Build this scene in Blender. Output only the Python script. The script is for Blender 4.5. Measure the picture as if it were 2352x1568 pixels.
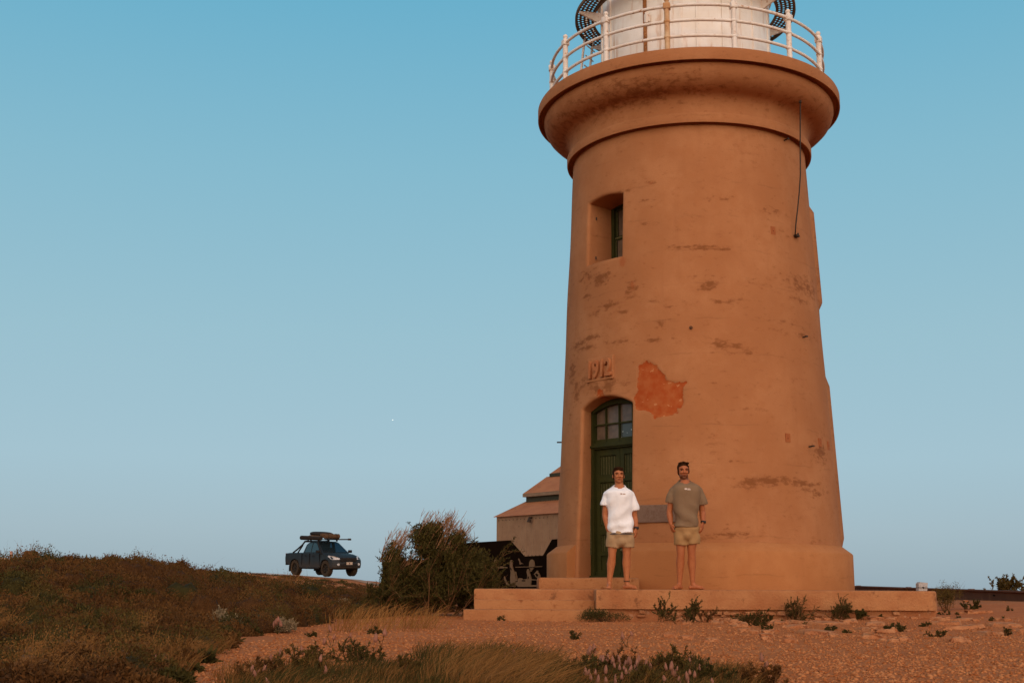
import bpy, bmesh, math, random
import numpy as np
from mathutils import Vector, Matrix
for o in list(bpy.data.objects): bpy.data.objects.remove(o)
scene = bpy.context.scene
COL = scene.collection
rad = math.radians

# ------------------------------------------------------------------ camera, sky, sun, exposure
PITCH, ROLL, EYE = 0.1993, 0.0053, 0.02          # z = 0 is the top of the concrete platform
FPX, CX, CY = 2792.0, 1176.0, 784.0
cam = bpy.data.cameras.new('camera'); cam_ob = bpy.data.objects.new('camera', cam); COL.objects.link(cam_ob)
cam.sensor_width = 36.0; cam.lens = FPX / 2352.0 * 36.0; cam.clip_start = 0.05; cam.clip_end = 40000
cam_ob.matrix_world = Matrix.Translation((0, 0, EYE)) @ Matrix.Rotation(math.pi/2 + PITCH, 4, 'X') @ Matrix.Rotation(ROLL, 4, 'Z')
scene.camera = cam_ob

SUN_EL, SUN_ROT = 13.0, 175.0                     # low sun behind the photographer, to the right
world = bpy.data.worlds.new('World'); scene.world = world; world.use_nodes = True
nt = world.node_tree; bg = nt.nodes['Background']
sky = nt.nodes.new('ShaderNodeTexSky'); sky.sky_type = 'NISHITA'; sky.sun_disc = False
sky.sun_elevation = rad(SUN_EL); sky.sun_rotation = rad(SUN_ROT)
sky.air_density = 1.0; sky.dust_density = 0.6; sky.ozone_density = 3.0; sky.altitude = 60
def lin(r, g, b, a=1.0):
    f = lambda c: (c/255/12.92) if c/255 < 0.04045 else ((c/255+0.055)/1.055)**2.4
    return (f(r), f(g), f(b), a)
tc = nt.nodes.new('ShaderNodeTexCoord'); sep = nt.nodes.new('ShaderNodeSeparateXYZ')
nt.links.new(tc.outputs['Generated'], sep.inputs[0])
ramp = nt.nodes.new('ShaderNodeValToRGB'); nt.links.new(sep.outputs['Z'], ramp.inputs[0])
STOPS = [(0.0, (152,174,188)), (0.045, (163,186,199)), (0.10, (166,196,209)), (0.20, (157,196,209)),
         (0.33, (137,191,210)), (0.46, (108,181,209)), (0.75, (68,140,182)), (1.0, (54,118,162))]
while len(ramp.color_ramp.elements) < len(STOPS): ramp.color_ramp.elements.new(0.5)
for e, (p, c) in zip(ramp.color_ramp.elements, STOPS): e.position = p; e.color = lin(*c)
m1 = nt.nodes.new('ShaderNodeVectorMath'); m1.operation = 'SCALE'; m1.inputs['Scale'].default_value = 10.0
nt.links.new(ramp.outputs[0], m1.inputs[0])
# the sunset half of the sky, behind the photographer, is the Nishita sky itself
sv = nt.nodes.new('ShaderNodeVectorMath'); sv.operation = 'DOT_PRODUCT'
sv.inputs[1].default_value = (math.sin(rad(SUN_ROT)), math.cos(rad(SUN_ROT)), 0)
nt.links.new(tc.outputs['Generated'], sv.inputs[0])
mr = nt.nodes.new('ShaderNodeMapRange'); mr.interpolation_type = 'SMOOTHSTEP'
mr.inputs['From Min'].default_value = -.35; mr.inputs['From Max'].default_value = .9; mr.inputs['To Min'].default_value = .12; mr.inputs['To Max'].default_value = 1.0
nt.links.new(sv.outputs['Value'], mr.inputs['Value'])
m2 = nt.nodes.new('ShaderNodeVectorMath'); m2.operation = 'SCALE'
nt.links.new(mr.outputs[0], m2.inputs['Scale'])
nt.links.new(sky.outputs[0], m2.inputs[0])
m3 = nt.nodes.new('ShaderNodeVectorMath'); m3.operation = 'ADD'
nt.links.new(m1.outputs[0], m3.inputs[0]); nt.links.new(m2.outputs[0], m3.inputs[1])
nt.links.new(m3.outputs[0], bg.inputs['Color']); bg.inputs['Strength'].default_value = 0.088
sun = bpy.data.lights.new('sun', 'SUN'); sun_ob = bpy.data.objects.new('sun', sun); COL.objects.link(sun_ob)
sun.energy = 3.6; sun.angle = rad(126); sun.color = (1.0, 0.66, 0.44)
sd = Vector((math.sin(rad(SUN_ROT))*math.cos(rad(SUN_EL)), math.cos(rad(SUN_ROT))*math.cos(rad(SUN_EL)), math.sin(rad(SUN_EL))))
sun_ob.rotation_euler = sd.to_track_quat('Z', 'Y').to_euler()
scene.view_settings.view_transform = 'Standard'; scene.view_settings.look = 'None'
scene.view_settings.exposure = 0.0; scene.view_settings.gamma = 1.0
scene.cycles.max_bounces = 6

# ------------------------------------------------------------------ helpers
def ray(u, v):
    X, Y = u - CX, v - CY
    c, s = math.cos(ROLL), math.sin(ROLL)
    x, y = X*c + Y*s, -X*s + Y*c
    q = -y/FPX; cp, sp = math.cos(PITCH), math.sin(PITCH)
    return np.array([x/FPX, cp - q*sp, sp + q*cp])
def pix(u, v, Y):
    d = ray(u, v); d = d*(Y/d[1]); d[2] += EYE
    return d
def obj(name, data, parent=None, label=None, cat=None, group=None, kind=None):
    o = bpy.data.objects.new(name, data); COL.objects.link(o)
    if parent is not None: o.parent = parent
    tag(o, label, cat, group, kind)
    return o
def tag(o, label=None, cat=None, group=None, kind=None):
    if label: o['label'] = label
    if cat: o['category'] = cat
    if group: o['group'] = group
    if kind: o['kind'] = kind
def thing(name, label, cat, loc=(0,0,0), rotz=0, group=None):
    o = obj(name, None, None, label, cat, group); o.location = loc; o.rotation_euler = (0, 0, rotz); o.empty_display_size = .2
    return o
def sstep(a, b, x):
    t = np.clip((np.asarray(x, float)-a)/(b-a), 0, 1); return t*t*(3-2*t)
def npmesh(name, V, faces, mat=None, attrs=None, uv=None, smooth=False):
    """faces: list of (n,k) int arrays"""
    me = bpy.data.meshes.new(name)
    V = np.asarray(V, np.float32); me.vertices.add(len(V)); me.vertices.foreach_set('co', V.ravel())
    faces = [np.asarray(f, np.int32) for f in faces if len(f)]
    tot = sum(f.size for f in faces); npoly = sum(len(f) for f in faces)
    me.loops.add(tot); me.polygons.add(npoly)
    idx = np.concatenate([f.ravel() for f in faces]); me.loops.foreach_set('vertex_index', idx)
    sizes = np.concatenate([np.full(len(f), f.shape[1], np.int32) for f in faces])
    st = np.concatenate([[0], np.cumsum(sizes)[:-1]]).astype(np.int32)
    me.polygons.foreach_set('loop_start', st)
    if smooth: me.polygons.foreach_set('use_smooth', np.ones(npoly, bool))
    if uv is not None:
        l = me.uv_layers.new(name='wall'); l.data.foreach_set('uv', np.asarray(uv, np.float32)[idx].ravel())
    for k, a in (attrs or {}).items():
        at = me.attributes.new(k, 'FLOAT', 'POINT'); at.data.foreach_set('value', np.asarray(a, np.float32))
    if mat: me.materials.append(mat)
    me.update(calc_edges=True); me.validate()
    return me
class MB:
    """collects simple solids; build() links them as one mesh object"""
    def __init__(s): s.v = []; s.f = []
    def add(s, V, F):
        b = len(s.v); s.v += [tuple(map(float, p)) for p in V]; s.f += [tuple(i+b for i in f) for f in F]; return s
    def box(s, c, d, M=None, bev=0.0):
        x, y, z = [k/2 for k in d]; c = Vector(c)
        if bev <= 0:
            V = [Vector((sx*x, sy*y, sz*z)) for sx in (-1,1) for sy in (-1,1) for sz in (-1,1)]
            F = [(0,1,3,2),(4,6,7,5),(0,4,5,1),(2,3,7,6),(0,2,6,4),(1,5,7,3)]
        else:
            bm = bmesh.new(); bmesh.ops.create_cube(bm, size=1)
            for q in bm.verts: q.co = Vector((q.co.x*2*x, q.co.y*2*y, q.co.z*2*z))
            bmesh.ops.bevel(bm, geom=bm.edges[:], offset=bev, segments=2, affect='EDGES', profile=.5)
            V = [q.co.copy() for q in bm.verts]; F = [tuple(q.index for q in f.verts) for f in bm.faces]; bm.free()
        V = [(M @ p if M is not None else p) + c for p in V]
        return s.add(V, F)
    def prism(s, poly, a, b, axis='z', M=None):
        """poly of 2-d points extruded from a to b along axis"""
        mk = {'z': lambda p, t: Vector((p[0], p[1], t)), 'y': lambda p, t: Vector((p[0], t, p[1])), 'x': lambda p, t: Vector((t, p[0], p[1]))}[axis]
        n = len(poly); V = [mk(p, a) for p in poly] + [mk(p, b) for p in poly]
        if M is not None: V = [M @ p for p in V]
        F = [tuple(range(n))[::-1], tuple(range(n, 2*n))] + [(i, (i+1) % n, n+(i+1) % n, n+i) for i in range(n)]
        return s.add(V, F)
    def tube(s, pts, r, n=8, cap=True, flat=None):
        pts = [Vector(p) for p in pts]; m = len(pts)
        rs = list(r) if hasattr(r, '__len__') else [r]*m
        V = []; F = []; up = None
        for i, p in enumerate(pts):
            t = (pts[min(i+1, m-1)] - pts[max(i-1, 0)]).normalized()
            if up is None: up = Vector((0,0,1)) if abs(t.z) < .9 else Vector((0,1,0))
            a = t.cross(up)
            if a.length < 1e-5: a = t.cross(Vector((1,0,0)))
            a.normalize(); b = a.cross(t).normalized(); up = b
            for k in range(n):
                th = 2*math.pi*k/n
                e = flat or 1.0
                V.append(p + (a*math.cos(th) + b*math.sin(th)*e)*rs[i])
        for i in range(m-1):
            for k in range(n): F.append((i*n+k, i*n+(k+1) % n, (i+1)*n+(k+1) % n, (i+1)*n+k))
        if cap: F += [tuple(range(n))[::-1], tuple((m-1)*n+k for k in range(n))]
        return s.add(V, F)
    def ball(s, c, r, n=10, m=7, M=None):
        r = (r, r, r) if not hasattr(r, '__len__') else r
        V = [Vector((0,0,r[2]))]; F = []
        for i in range(1, m):
            ph = math.pi*i/m
            for k in range(n): V.append(Vector((r[0]*math.sin(ph)*math.cos(2*math.pi*k/n), r[1]*math.sin(ph)*math.sin(2*math.pi*k/n), r[2]*math.cos(ph))))
        V.append(Vector((0,0,-r[2]))); L = len(V)-1
        for k in range(n):
            F.append((0, 1+k, 1+(k+1) % n)); F.append((L, 1+(m-2)*n+(k+1) % n, 1+(m-2)*n+k))
        for i in range(m-2):
            for k in range(n): F.append((1+i*n+k, 1+(i+1)*n+k, 1+(i+1)*n+(k+1) % n, 1+i*n+(k+1) % n))
        V = [(M @ p if M is not None else p) + Vector(c) for p in V]
        return s.add(V, F)
    def lathe(s, prof, n=96, a0=0.0, a1=2*math.pi, closed=True):
        m = len(prof); V = []; F = []
        cnt = n if closed else n+1
        for k in range(cnt):
            a = a0 + (a1-a0)*k/n
            for R, z in prof: V.append((-R*math.sin(a), -R*math.cos(a), z))
        for k in range(n):
            k2 = (k+1) % cnt
            for j in range(m-1): F.append((k*m+j, k2*m+j, k2*m+j+1, k*m+j+1))
        return s.add(V, F)
    def mesh(s, name, mat=None, smooth=False, fix=True):
        me = bpy.data.meshes.new(name); me.from_pydata(s.v, [], s.f)
        if mat: me.materials.append(mat)
        if fix:
            bm = bmesh.new(); bm.from_mesh(me); bmesh.ops.recalc_face_normals(bm, faces=bm.faces[:]); bm.to_mesh(me); bm.free()
        if smooth is True: me.polygons.foreach_set('use_smooth', np.ones(len(me.polygons), bool))
        elif smooth:
            me.polygons.foreach_set('use_smooth', np.ones(len(me.polygons), bool)); me.set_sharp_from_angle(angle=rad(smooth))
        me.update(); return me
    def build(s, name, mat, parent=None, label=None, cat=None, group=None, kind=None, smooth=False, fix=True):
        return obj(name, s.mesh(name, mat, smooth, fix), parent, label, cat, group, kind)

# ------------------------------------------------------------------ materials
class NB:
    def __init__(s, name, rough=0.8, spec=0.25):
        s.m = bpy.data.materials.new(name); s.m.use_nodes = True; s.t = s.m.node_tree; s.b = s.t.nodes['Principled BSDF']
        s.b.inputs['Roughness'].default_value = rough; s.b.inputs['Specular IOR Level'].default_value = spec
        s._co = None
    def node(s, t, **k):
        n = s.t.nodes.new(t)
        for a, b in k.items(): setattr(n, a, b)
        return n
    def link(s, a, b): s.t.links.new(a, b)
    def coord(s, kind='Object'):
        return s.node('ShaderNodeTexCoord').outputs[kind]
    def mapping(s, co, scale=(1,1,1), loc=(0,0,0)):
        n = s.node('ShaderNodeMapping'); n.inputs['Scale'].default_value = scale; n.inputs['Location'].default_value = loc
        s.link(co, n.inputs['Vector']); return n.outputs[0]
    def noise(s, co, scale, detail=4, rough=.55, dist=0.0):
        n = s.node('ShaderNodeTexNoise'); n.inputs['Scale'].default_value = scale; n.inputs['Detail'].default_value = detail
        n.inputs['Roughness'].default_value = rough; n.inputs['Distortion'].default_value = dist
        s.link(co, n.inputs['Vector']); return n.outputs['Fac']
    def voro(s, co, scale, feat='F1', out='Distance'):
        n = s.node('ShaderNodeTexVoronoi'); n.feature = feat; n.inputs['Scale'].default_value = scale
        s.link(co, n.inputs['Vector']); return n.outputs[out]
    def ramp(s, fac, a, b, smooth=True):
        n = s.node('ShaderNodeMapRange'); n.interpolation_type = 'SMOOTHSTEP' if smooth else 'LINEAR'
        n.inputs['From Min'].default_value = a; n.inputs['From Max'].default_value = b
        s.link(fac, n.inputs['Value']); return n.outputs[0]
    def math(s, op, a, b=None):
        n = s.node('ShaderNodeMath', operation=op)
        for i, x in enumerate((a, b)):
            if x is None: continue
            if isinstance(x, (int, float)): n.inputs[i].default_value = x
            else: s.link(x, n.inputs[i])
        return n.outputs[0]
    def mix(s, fac, a, b):
        n = s.node('ShaderNodeMix', data_type='RGBA')
        for sock, x in ((n.inputs[0], fac), (n.inputs[6], a), (n.inputs[7], b)):
            if isinstance(x, (int, float)): sock.default_value = x
            elif isinstance(x, tuple): sock.default_value = x if len(x) == 4 else (*x, 1)
            else: s.link(x, sock)
        return n.outputs[2]
    def attr(s, name):
        n = s.node('ShaderNodeAttribute'); n.attribute_name = name; return n.outputs['Fac']
    def color(s, c):
        if isinstance(c, tuple): s.b.inputs['Base Color'].default_value = c if len(c) == 4 else (*c, 1)
        else: s.link(c, s.b.inputs['Base Color'])
        return s
    def bump(s, h, strength=.3, dist=.01):
        n = s.node('ShaderNodeBump'); n.inputs['Strength'].default_value = strength; n.inputs['Distance'].default_value = dist
        s.link(h, n.inputs['Height']); s.link(n.outputs[0], s.b.inputs['Normal']); return s
def mat_mottled(name, c1, c2, scale=6, rough=.8, c3=None, bump=.15, dist=.004, spec=.2, metallic=0.0, fine=60):
    n = NB(name, rough, spec); co = n.coord()
    a = n.noise(co, scale, 5, .6); col = n.mix(n.ramp(a, .3, .7), c1, c2)
    b = n.noise(co, fine, 3, .6)
    if c3: col = n.mix(n.ramp(n.noise(co, scale*2.7, 6, .65), .56, .70), col, c3)
    n.color(col); n.bump(b, bump, dist); n.b.inputs['Metallic'].default_value = metallic
    return n.m
# ------------------------------------------------------------------ palette
def render_material(name, base, dark, patch=True):
    n = NB(name, .88, .12); co = n.coord()
    big = n.noise(co, .9, 4, .55); mid = n.noise(co, 4.5, 5, .6)
    streak = n.noise(n.mapping(co, (5, 5, .35)), 1.6, 4, .55)
    fine = n.noise(co, 70, 3, .6)
    b2 = tuple(c*k for c, k in zip(base, (1.06, 1.09, 1.14))); b3 = tuple(c*k for c, k in zip(base, (.90, .86, .84)))
    col = n.mix(n.ramp(big, .35, .68), b3, b2)
    col = n.mix(n.math('MULTIPLY', n.ramp(mid, .42, .70), .6), col, tuple(c*k for c, k in zip(base, (.92, .86, .80))))
    col = n.mix(n.math('MULTIPLY', n.ramp(streak, .5, .8), .28), col, tuple(c*k for c, k in zip(base, (.78, .74, .74))))
    grain = n.noise(co, 130, 3, .7)
    col = n.mix(n.math('MULTIPLY', n.ramp(grain, .42, .72), .5), col, tuple(c*.70 for c in base))
    # day joints of the old pour: broken horizontal lines
    sx = n.node('ShaderNodeSeparateXYZ'); n.link(co, sx.inputs[0])
    wob = n.math('ADD', sx.outputs[2], n.math('MULTIPLY', n.noise(co, 1.5, 3, .6), .16))
    saw = n.math('ABSOLUTE', n.math('SUBTRACT', n.math('FRACT', n.math('MULTIPLY', wob, 1.72)), .5))
    ln = n.math('MULTIPLY', n.ramp(saw, .030, .004), n.ramp(n.noise(co, 2.2, 4, .6), .45, .65))
    col = n.mix(n.math('MULTIPLY', ln, .35), col, tuple(c*.5 for c in base))
    sp = n.noise(n.mapping(co, (7, 7, 15)), 1.0, 6, .68)
    st = n.math('ADD', n.attr('stain_shade'), n.math('MULTIPLY', n.math('SUBTRACT', sp, .46), 3.0))
    stm = n.ramp(st, .30, 1.05)
    col = n.mix(n.math('MULTIPLY', stm, .72), col, dark)
    sp2 = n.noise(n.mapping(co, (4, 4, 11)), 1.0, 7, .72); gate = n.ramp(n.noise(co, .75, 3, .6), .44, .62)
    col = n.mix(n.math('MULTIPLY', n.math('MULTIPLY', n.ramp(sp2, .56, .70), gate), .42), col, tuple(c*k for c, k in zip(base, (.55, .46, .40))))
    pale = n.noise(n.mapping(co, (3, 3, 5)), 1.0, 6, .7)
    col = n.mix(n.math('MULTIPLY', n.ramp(pale, .58, .74), .30), col, tuple(c*k for c, k in zip(base, (1.12, 1.25, 1.45))))
    spk = n.noise(co, 26, 4, .7)
    col = n.mix(n.math('MULTIPLY', n.ramp(spk, .69, .76), .55), col, tuple(c*.55 for c in base))
    if patch:
        pn = n.noise(co, 13, 7, .72)
        pt = n.math('ADD', n.attr('patch'), n.math('MULTIPLY', n.math('SUBTRACT', pn, .5), 1.0))
        pm = n.ramp(pt, .47, .53)
        red = n.mix(n.ramp(n.noise(co, 6, 5, .6), .35, .7), (.33, .055, .010), (.37, .095, .025))
        flake = n.ramp(n.noise(n.mapping(co, (7, 7, 12)), 1.0, 3, .5), .64, .66)
        red = n.mix(n.math('MULTIPLY', flake, .8), red, tuple(c*1.15 for c in base))
        rs = n.ramp(n.math('ADD', n.attr('rust'), n.math('MULTIPLY', n.math('SUBTRACT', pn, .5), .8)), .3, .75)
        col = n.mix(n.math('MULTIPLY', rs, .7), col, (.33, .085, .025))
        col = n.mix(pm, col, red)
        h = n.math('SUBTRACT', n.math('ADD', n.math('MULTIPLY', mid, .7), n.math('MULTIPLY', fine, .25)), n.math('MULTIPLY', pm, .5))
    else: h = n.math('ADD', n.math('MULTIPLY', mid, .7), n.math('MULTIPLY', fine, .25))
    h = n.math('ADD', h, n.math('MULTIPLY', grain, .25)); n.color(col); n.bump(h, .7, .014)
    return n.m
BASE = (.405, .156, .058)
M_WALL = render_material('painted_render', BASE, (.165, .048, .012))
M_PLINTH = render_material('plinth_render', (.43, .160, .052), (.15, .06, .02), patch=False)
M_PLAT = mat_mottled('weathered_concrete', (.41, .165, .060), (.32, .108, .036), 2.2, .9, (.20, .07, .024), .8, .02, fine=30)
M_STEP = mat_mottled('step_concrete', (.39, .155, .055), (.34, .125, .042), 3, .9, (.24, .075, .022), .8, .02, fine=30)
M_GREEN = mat_mottled('dark_green_paint', (.036, .033, .006), (.025, .025, .005), 5, .6, (.042, .034, .008), .1, .003, .15)
M_WORN_LIT = mat_mottled('worn_lit_edge', (.16, .12, .05), (.06, .055, .02), 40, .7)  # worn paint, its paleness also standing for light caught on board beads
M_WHITE = None
def white_metal():
    n = NB('rusty_white_paint', .45, .3); co = n.coord()
    a = n.noise(n.mapping(co, (7, 7, .8)), 1.0, 5, .65); b = n.noise(co, 3, 5, .6); c = n.noise(co, 30, 4, .7)
    col = n.mix(n.ramp(b, .3, .7), (.78, .65, .52), (.85, .74, .63))
    col = n.mix(n.math('MULTIPLY', n.ramp(a, .52, .74), .75), col, (.55, .25, .08))
    col = n.mix(n.math('MULTIPLY', n.ramp(c, .66, .74), .7), col, (.28, .10, .03))
    n.color(col); n.bump(c, .12, .004); return n.m
M_WHITE = white_metal()
M_RAIL = mat_mottled('railing_paint', (.78, .66, .55), (.70, .56, .44), 5, .45, (.42, .18, .06), .15, .003, .3)
M_RUST = mat_mottled('rust', (.38, .14, .04), (.20, .07, .02), 12, .8, (.5, .3, .14))
M_GRID = mat_mottled('grey_walkway_plate', (.19, .12, .07), (.14, .085, .05), 8, .9, None, .1, .003, .05)
M_BLACK = mat_mottled('black_steel', (.010, .0045, .0018), (.007, .003, .0012), 3, .95, None, .1, .003, .02)
M_DARK = mat_mottled('dark_iron', (.03, .018, .010), (.05, .025, .012), 15, .6)
def glass(name, c, rough=.12):
    n = NB(name, rough, .6); co = n.coord(); a = n.noise(co, 9, 5, .6)
    n.color(n.mix(n.ramp(a, .3, .7), c, tuple(k*1.7 for k in c))); return n.m
M_PANE = glass('dusty_glass', (.085, .052, .030), .35)
def dots():
    n = NB('speckled_blue_glass', .25, .5); co = n.coord()
    d = n.voro(n.mapping(co, (14, 14, 14)), 1.0); w = n.ramp(d, .22, .16)
    n.color(n.mix(w, (.055, .06, .05), (.30, .32, .28))); return n.m
M_DOTS = dots()
M_STONE = mat_mottled('grey_plaque_stone', (.20, .115, .075), (.16, .085, .050), 18, .85, (.12, .06, .03))

# ------------------------------------------------------------------ lighthouse
LC = np.array([3.2233, 21.3409]); LROT = -rad(8.59)
R_B, R_T, Z_B, Z_T = 2.4234, 2.1049, .7029, 7.62
R_P, Z_P = 2.6013, .59
def Rsh(z): return R_B + (R_T-R_B)*(np.asarray(z)-Z_B)/(Z_T-Z_B)
CORN = [(2.095,7.60),(2.085,7.70),(2.16,7.70),(2.195,7.635),(2.216,7.632),(2.222,7.66),(2.222,7.77),(2.205,7.80),(2.168,7.812),(2.162,7.90),(2.170,7.98),(2.196,8.05),(2.24,8.10),(2.30,8.128),
        (2.36,8.145),(2.43,8.17),(2.51,8.215),(2.575,8.28),(2.62,8.36),(2.642,8.44),(2.645,8.50),(2.615,8.515),(2.60,8.57),(2.70,8.57),(2.735,8.512),(2.756,8.508),(2.760,8.525),(2.760,8.70),(2.75,8.722),(2.70,8.726),(1.4,8.74)]
PROF = [(R_P,0),(R_P,Z_P),(R_B,Z_B),(R_T,Z_T)] + CORN
def surf(u, v):
    """where the line of sight through photo point (u,v) meets the tower: local angle a (left positive), z, world point"""
    d = ray(u, v)
    pz = [p[1] for p in PROF[:24]]; pr = [p[0] for p in PROF[:24]]
    tx = np.linspace(14/d[1], 22.5/d[1], 3400); P = d[None]*tx[:, None]; P[:, 2] += EYE
    R = np.hypot(P[:, 0]-LC[0], P[:, 1]-LC[1]); ins = R < np.interp(P[:, 2], pz, pr)
    i = int(np.argmax(ins)) if ins.any() else int(np.argmin(R-np.interp(P[:, 2], pz, pr)))
    p = P[i]; th = math.atan2(-(p[0]-LC[0]), -(p[1]-LC[1])) + LROT
    return th, p[2], p
def loc(a, R, z): return Vector((-R*math.sin(a), -R*math.cos(a), z))
LH = thing('lighthouse', 'tall orange rendered lighthouse tower with white lantern and railed gallery', 'lighthouse', (LC[0], LC[1], 0), LROT)

DA0, DA1 = rad(24.2), rad(53.6)        # door opening, right and left edges
WA0, WA1 = rad(30.0), rad(53.6)        # window opening
DZ0, DZ1, DRISE = .17, 2.97, .18
WZ0, WZ1, WRISE = 5.44, 6.60, .06
RAMP_STAINS = [(1495,420,22,6,1),(1440,436,14,4,.8),(1488,458,45,4,.5),(1640,455,60,6,.6),(1495,515,26,5,1),(1600,568,95,6,1.1),(1560,570,50,6,1),(1660,570,40,6,1),
 (1775,490,40,14,.6),(1810,540,35,8,.6),(1380,640,40,22,1),(1345,635,30,20,.7),(1350,680,25,12,.6),(1450,665,30,26,.8),(1400,700,40,10,.8),(1365,720,30,8,.9),(1430,715,30,6,.8),(1330,790,40,10,.8),(1360,775,30,8,1),
 (1345,800,40,8,.9),(1420,785,50,10,.6),(1625,655,40,18,.7),(1605,668,20,6,.8),(1560,700,60,7,.6),(1500,690,30,8,.6),(1520,740,18,8,.7),(1660,695,60,8,.6),(1700,690,50,8,.5),(1740,650,50,10,.5),(1850,660,40,30,.7),(1840,690,30,10,.6),(1800,740,50,8,.5),
 (1450,790,40,6,.6),(1500,780,50,7,.8),(1650,790,40,14,.8),(1690,795,40,10,.8),(1720,810,40,8,.6),(1850,770,40,12,.6),(1790,760,40,6,.6),(1315,850,12,40,.9),(1325,900,14,40,.8),(1340,880,20,20,.6),(1400,885,26,22,1),(1370,890,26,18,.9),
 (1440,880,30,14,.6),(1310,960,8,20,.6),(1730,940,40,12,.4),(1760,1105,70,12,1),(1720,1112,50,10,.9),(1850,1112,60,10,.9),(1800,1100,60,10,.7),(1885,1040,22,30,.8),(1870,1130,40,18,.7),(1680,1225,55,12,1),(1620,1232,30,8,.9),
 (1590,1240,40,6,.6),(1640,1000,8,5,1),(1770,1010,30,6,.4),(1690,1060,40,8,.4),(1870,1245,30,6,.8),(1860,1060,30,8,.5),(1640,880,30,6,.4),(1480,1170,20,8,.3)]
PATCHES = [[(1190,445),(1315,365),(1400,395),(1470,440),(1530,520),(1600,590),(1620,670),(1700,690),(1860,700),(1960,690),(1960,720),(1890,770),(1890,950),(1910,1010),(1870,1080),(1810,1120),(1800,1190),(1690,1220),(1560,1240),(1470,1250),(1450,1300),(1430,1240),(1390,1170),(1280,1140),(1200,1150),(1150,1100),(1140,1000),(1110,940),(1170,850),(1180,700),(1170,600),(1190,520)],
           [(540,830),(590,800),(640,840),(640,900),(590,915),(540,905)]]
RUSTS = [(1400,583,30,14,.8),(1430,600,16,24,.8),(1350,640,24,24,.5),(1452,655,10,20,.8),(1775,530,9,12,.9),(1378,560,10,14,.8),(1588,753,12,8,.7),(1642,1000,12,8,.8),(1500,290,26,9,.8),(1560,283,60,5,.6),(1440,303,26,6,.7),(1470,905,30,40,.5),(1858,420,6,40,.7),(1808,1006,10,10,.7),(1495,420,14,6,.7)]
def wall_attrs(A, Z):
    st = np.zeros_like(A); pa = np.full_like(A, -1.0); ru = np.zeros_like(A); S = A*2.2
    def blobs(lst, acc, sc=1.0):
        for (u, v, su, sv, k) in lst:
            a, z, p = surf(u, v); a2, _, _ = surf(u+su*.5, v); _, z2, _ = surf(u, v-sv*.5)
            ra = max(abs(a2-a)*2.2, .03)*1.15; rz = max(abs(z2-z), .02)*1.25
            acc[:] = np.maximum(acc, k*np.exp(-((S-a*2.2)/ra)**2*.7 - ((Z-z)/rz)**2*.7))
    blobs(RAMP_STAINS, st); blobs(RUSTS, ru)
    for poly in PATCHES:
        P = np.array([(lambda q: (q[0]*2.2, q[1]))(surf((2250+x/3.92)/1.7415, (1350+y/3.92)/1.7415)) for x, y in poly])
        Q = np.stack([S, Z], -1); d = np.full(S.shape, 9.0); ins = np.zeros(S.shape, bool)
        for i in range(len(P)):
            a, b = P[i], P[(i+1) % len(P)]; e = b-a; w = Q-a; t = np.clip((w@e)/(e@e), 0, 1)
            d = np.minimum(d, np.linalg.norm(w-t[..., None]*e, axis=-1))
            c = ((a[1] > Q[..., 1]) != (b[1] > Q[..., 1])) & (Q[..., 0] < (b[0]-a[0])*(Q[..., 1]-a[1])/((b[1]-a[1]) if abs(b[1]-a[1]) > 1e-9 else 1e-9)+a[0])
            ins ^= c
        sd = np.where(ins, -d, d); pa = np.maximum(pa, .5 - sd/.14)
    return st, np.clip(pa, -1, 2), ru
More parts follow.
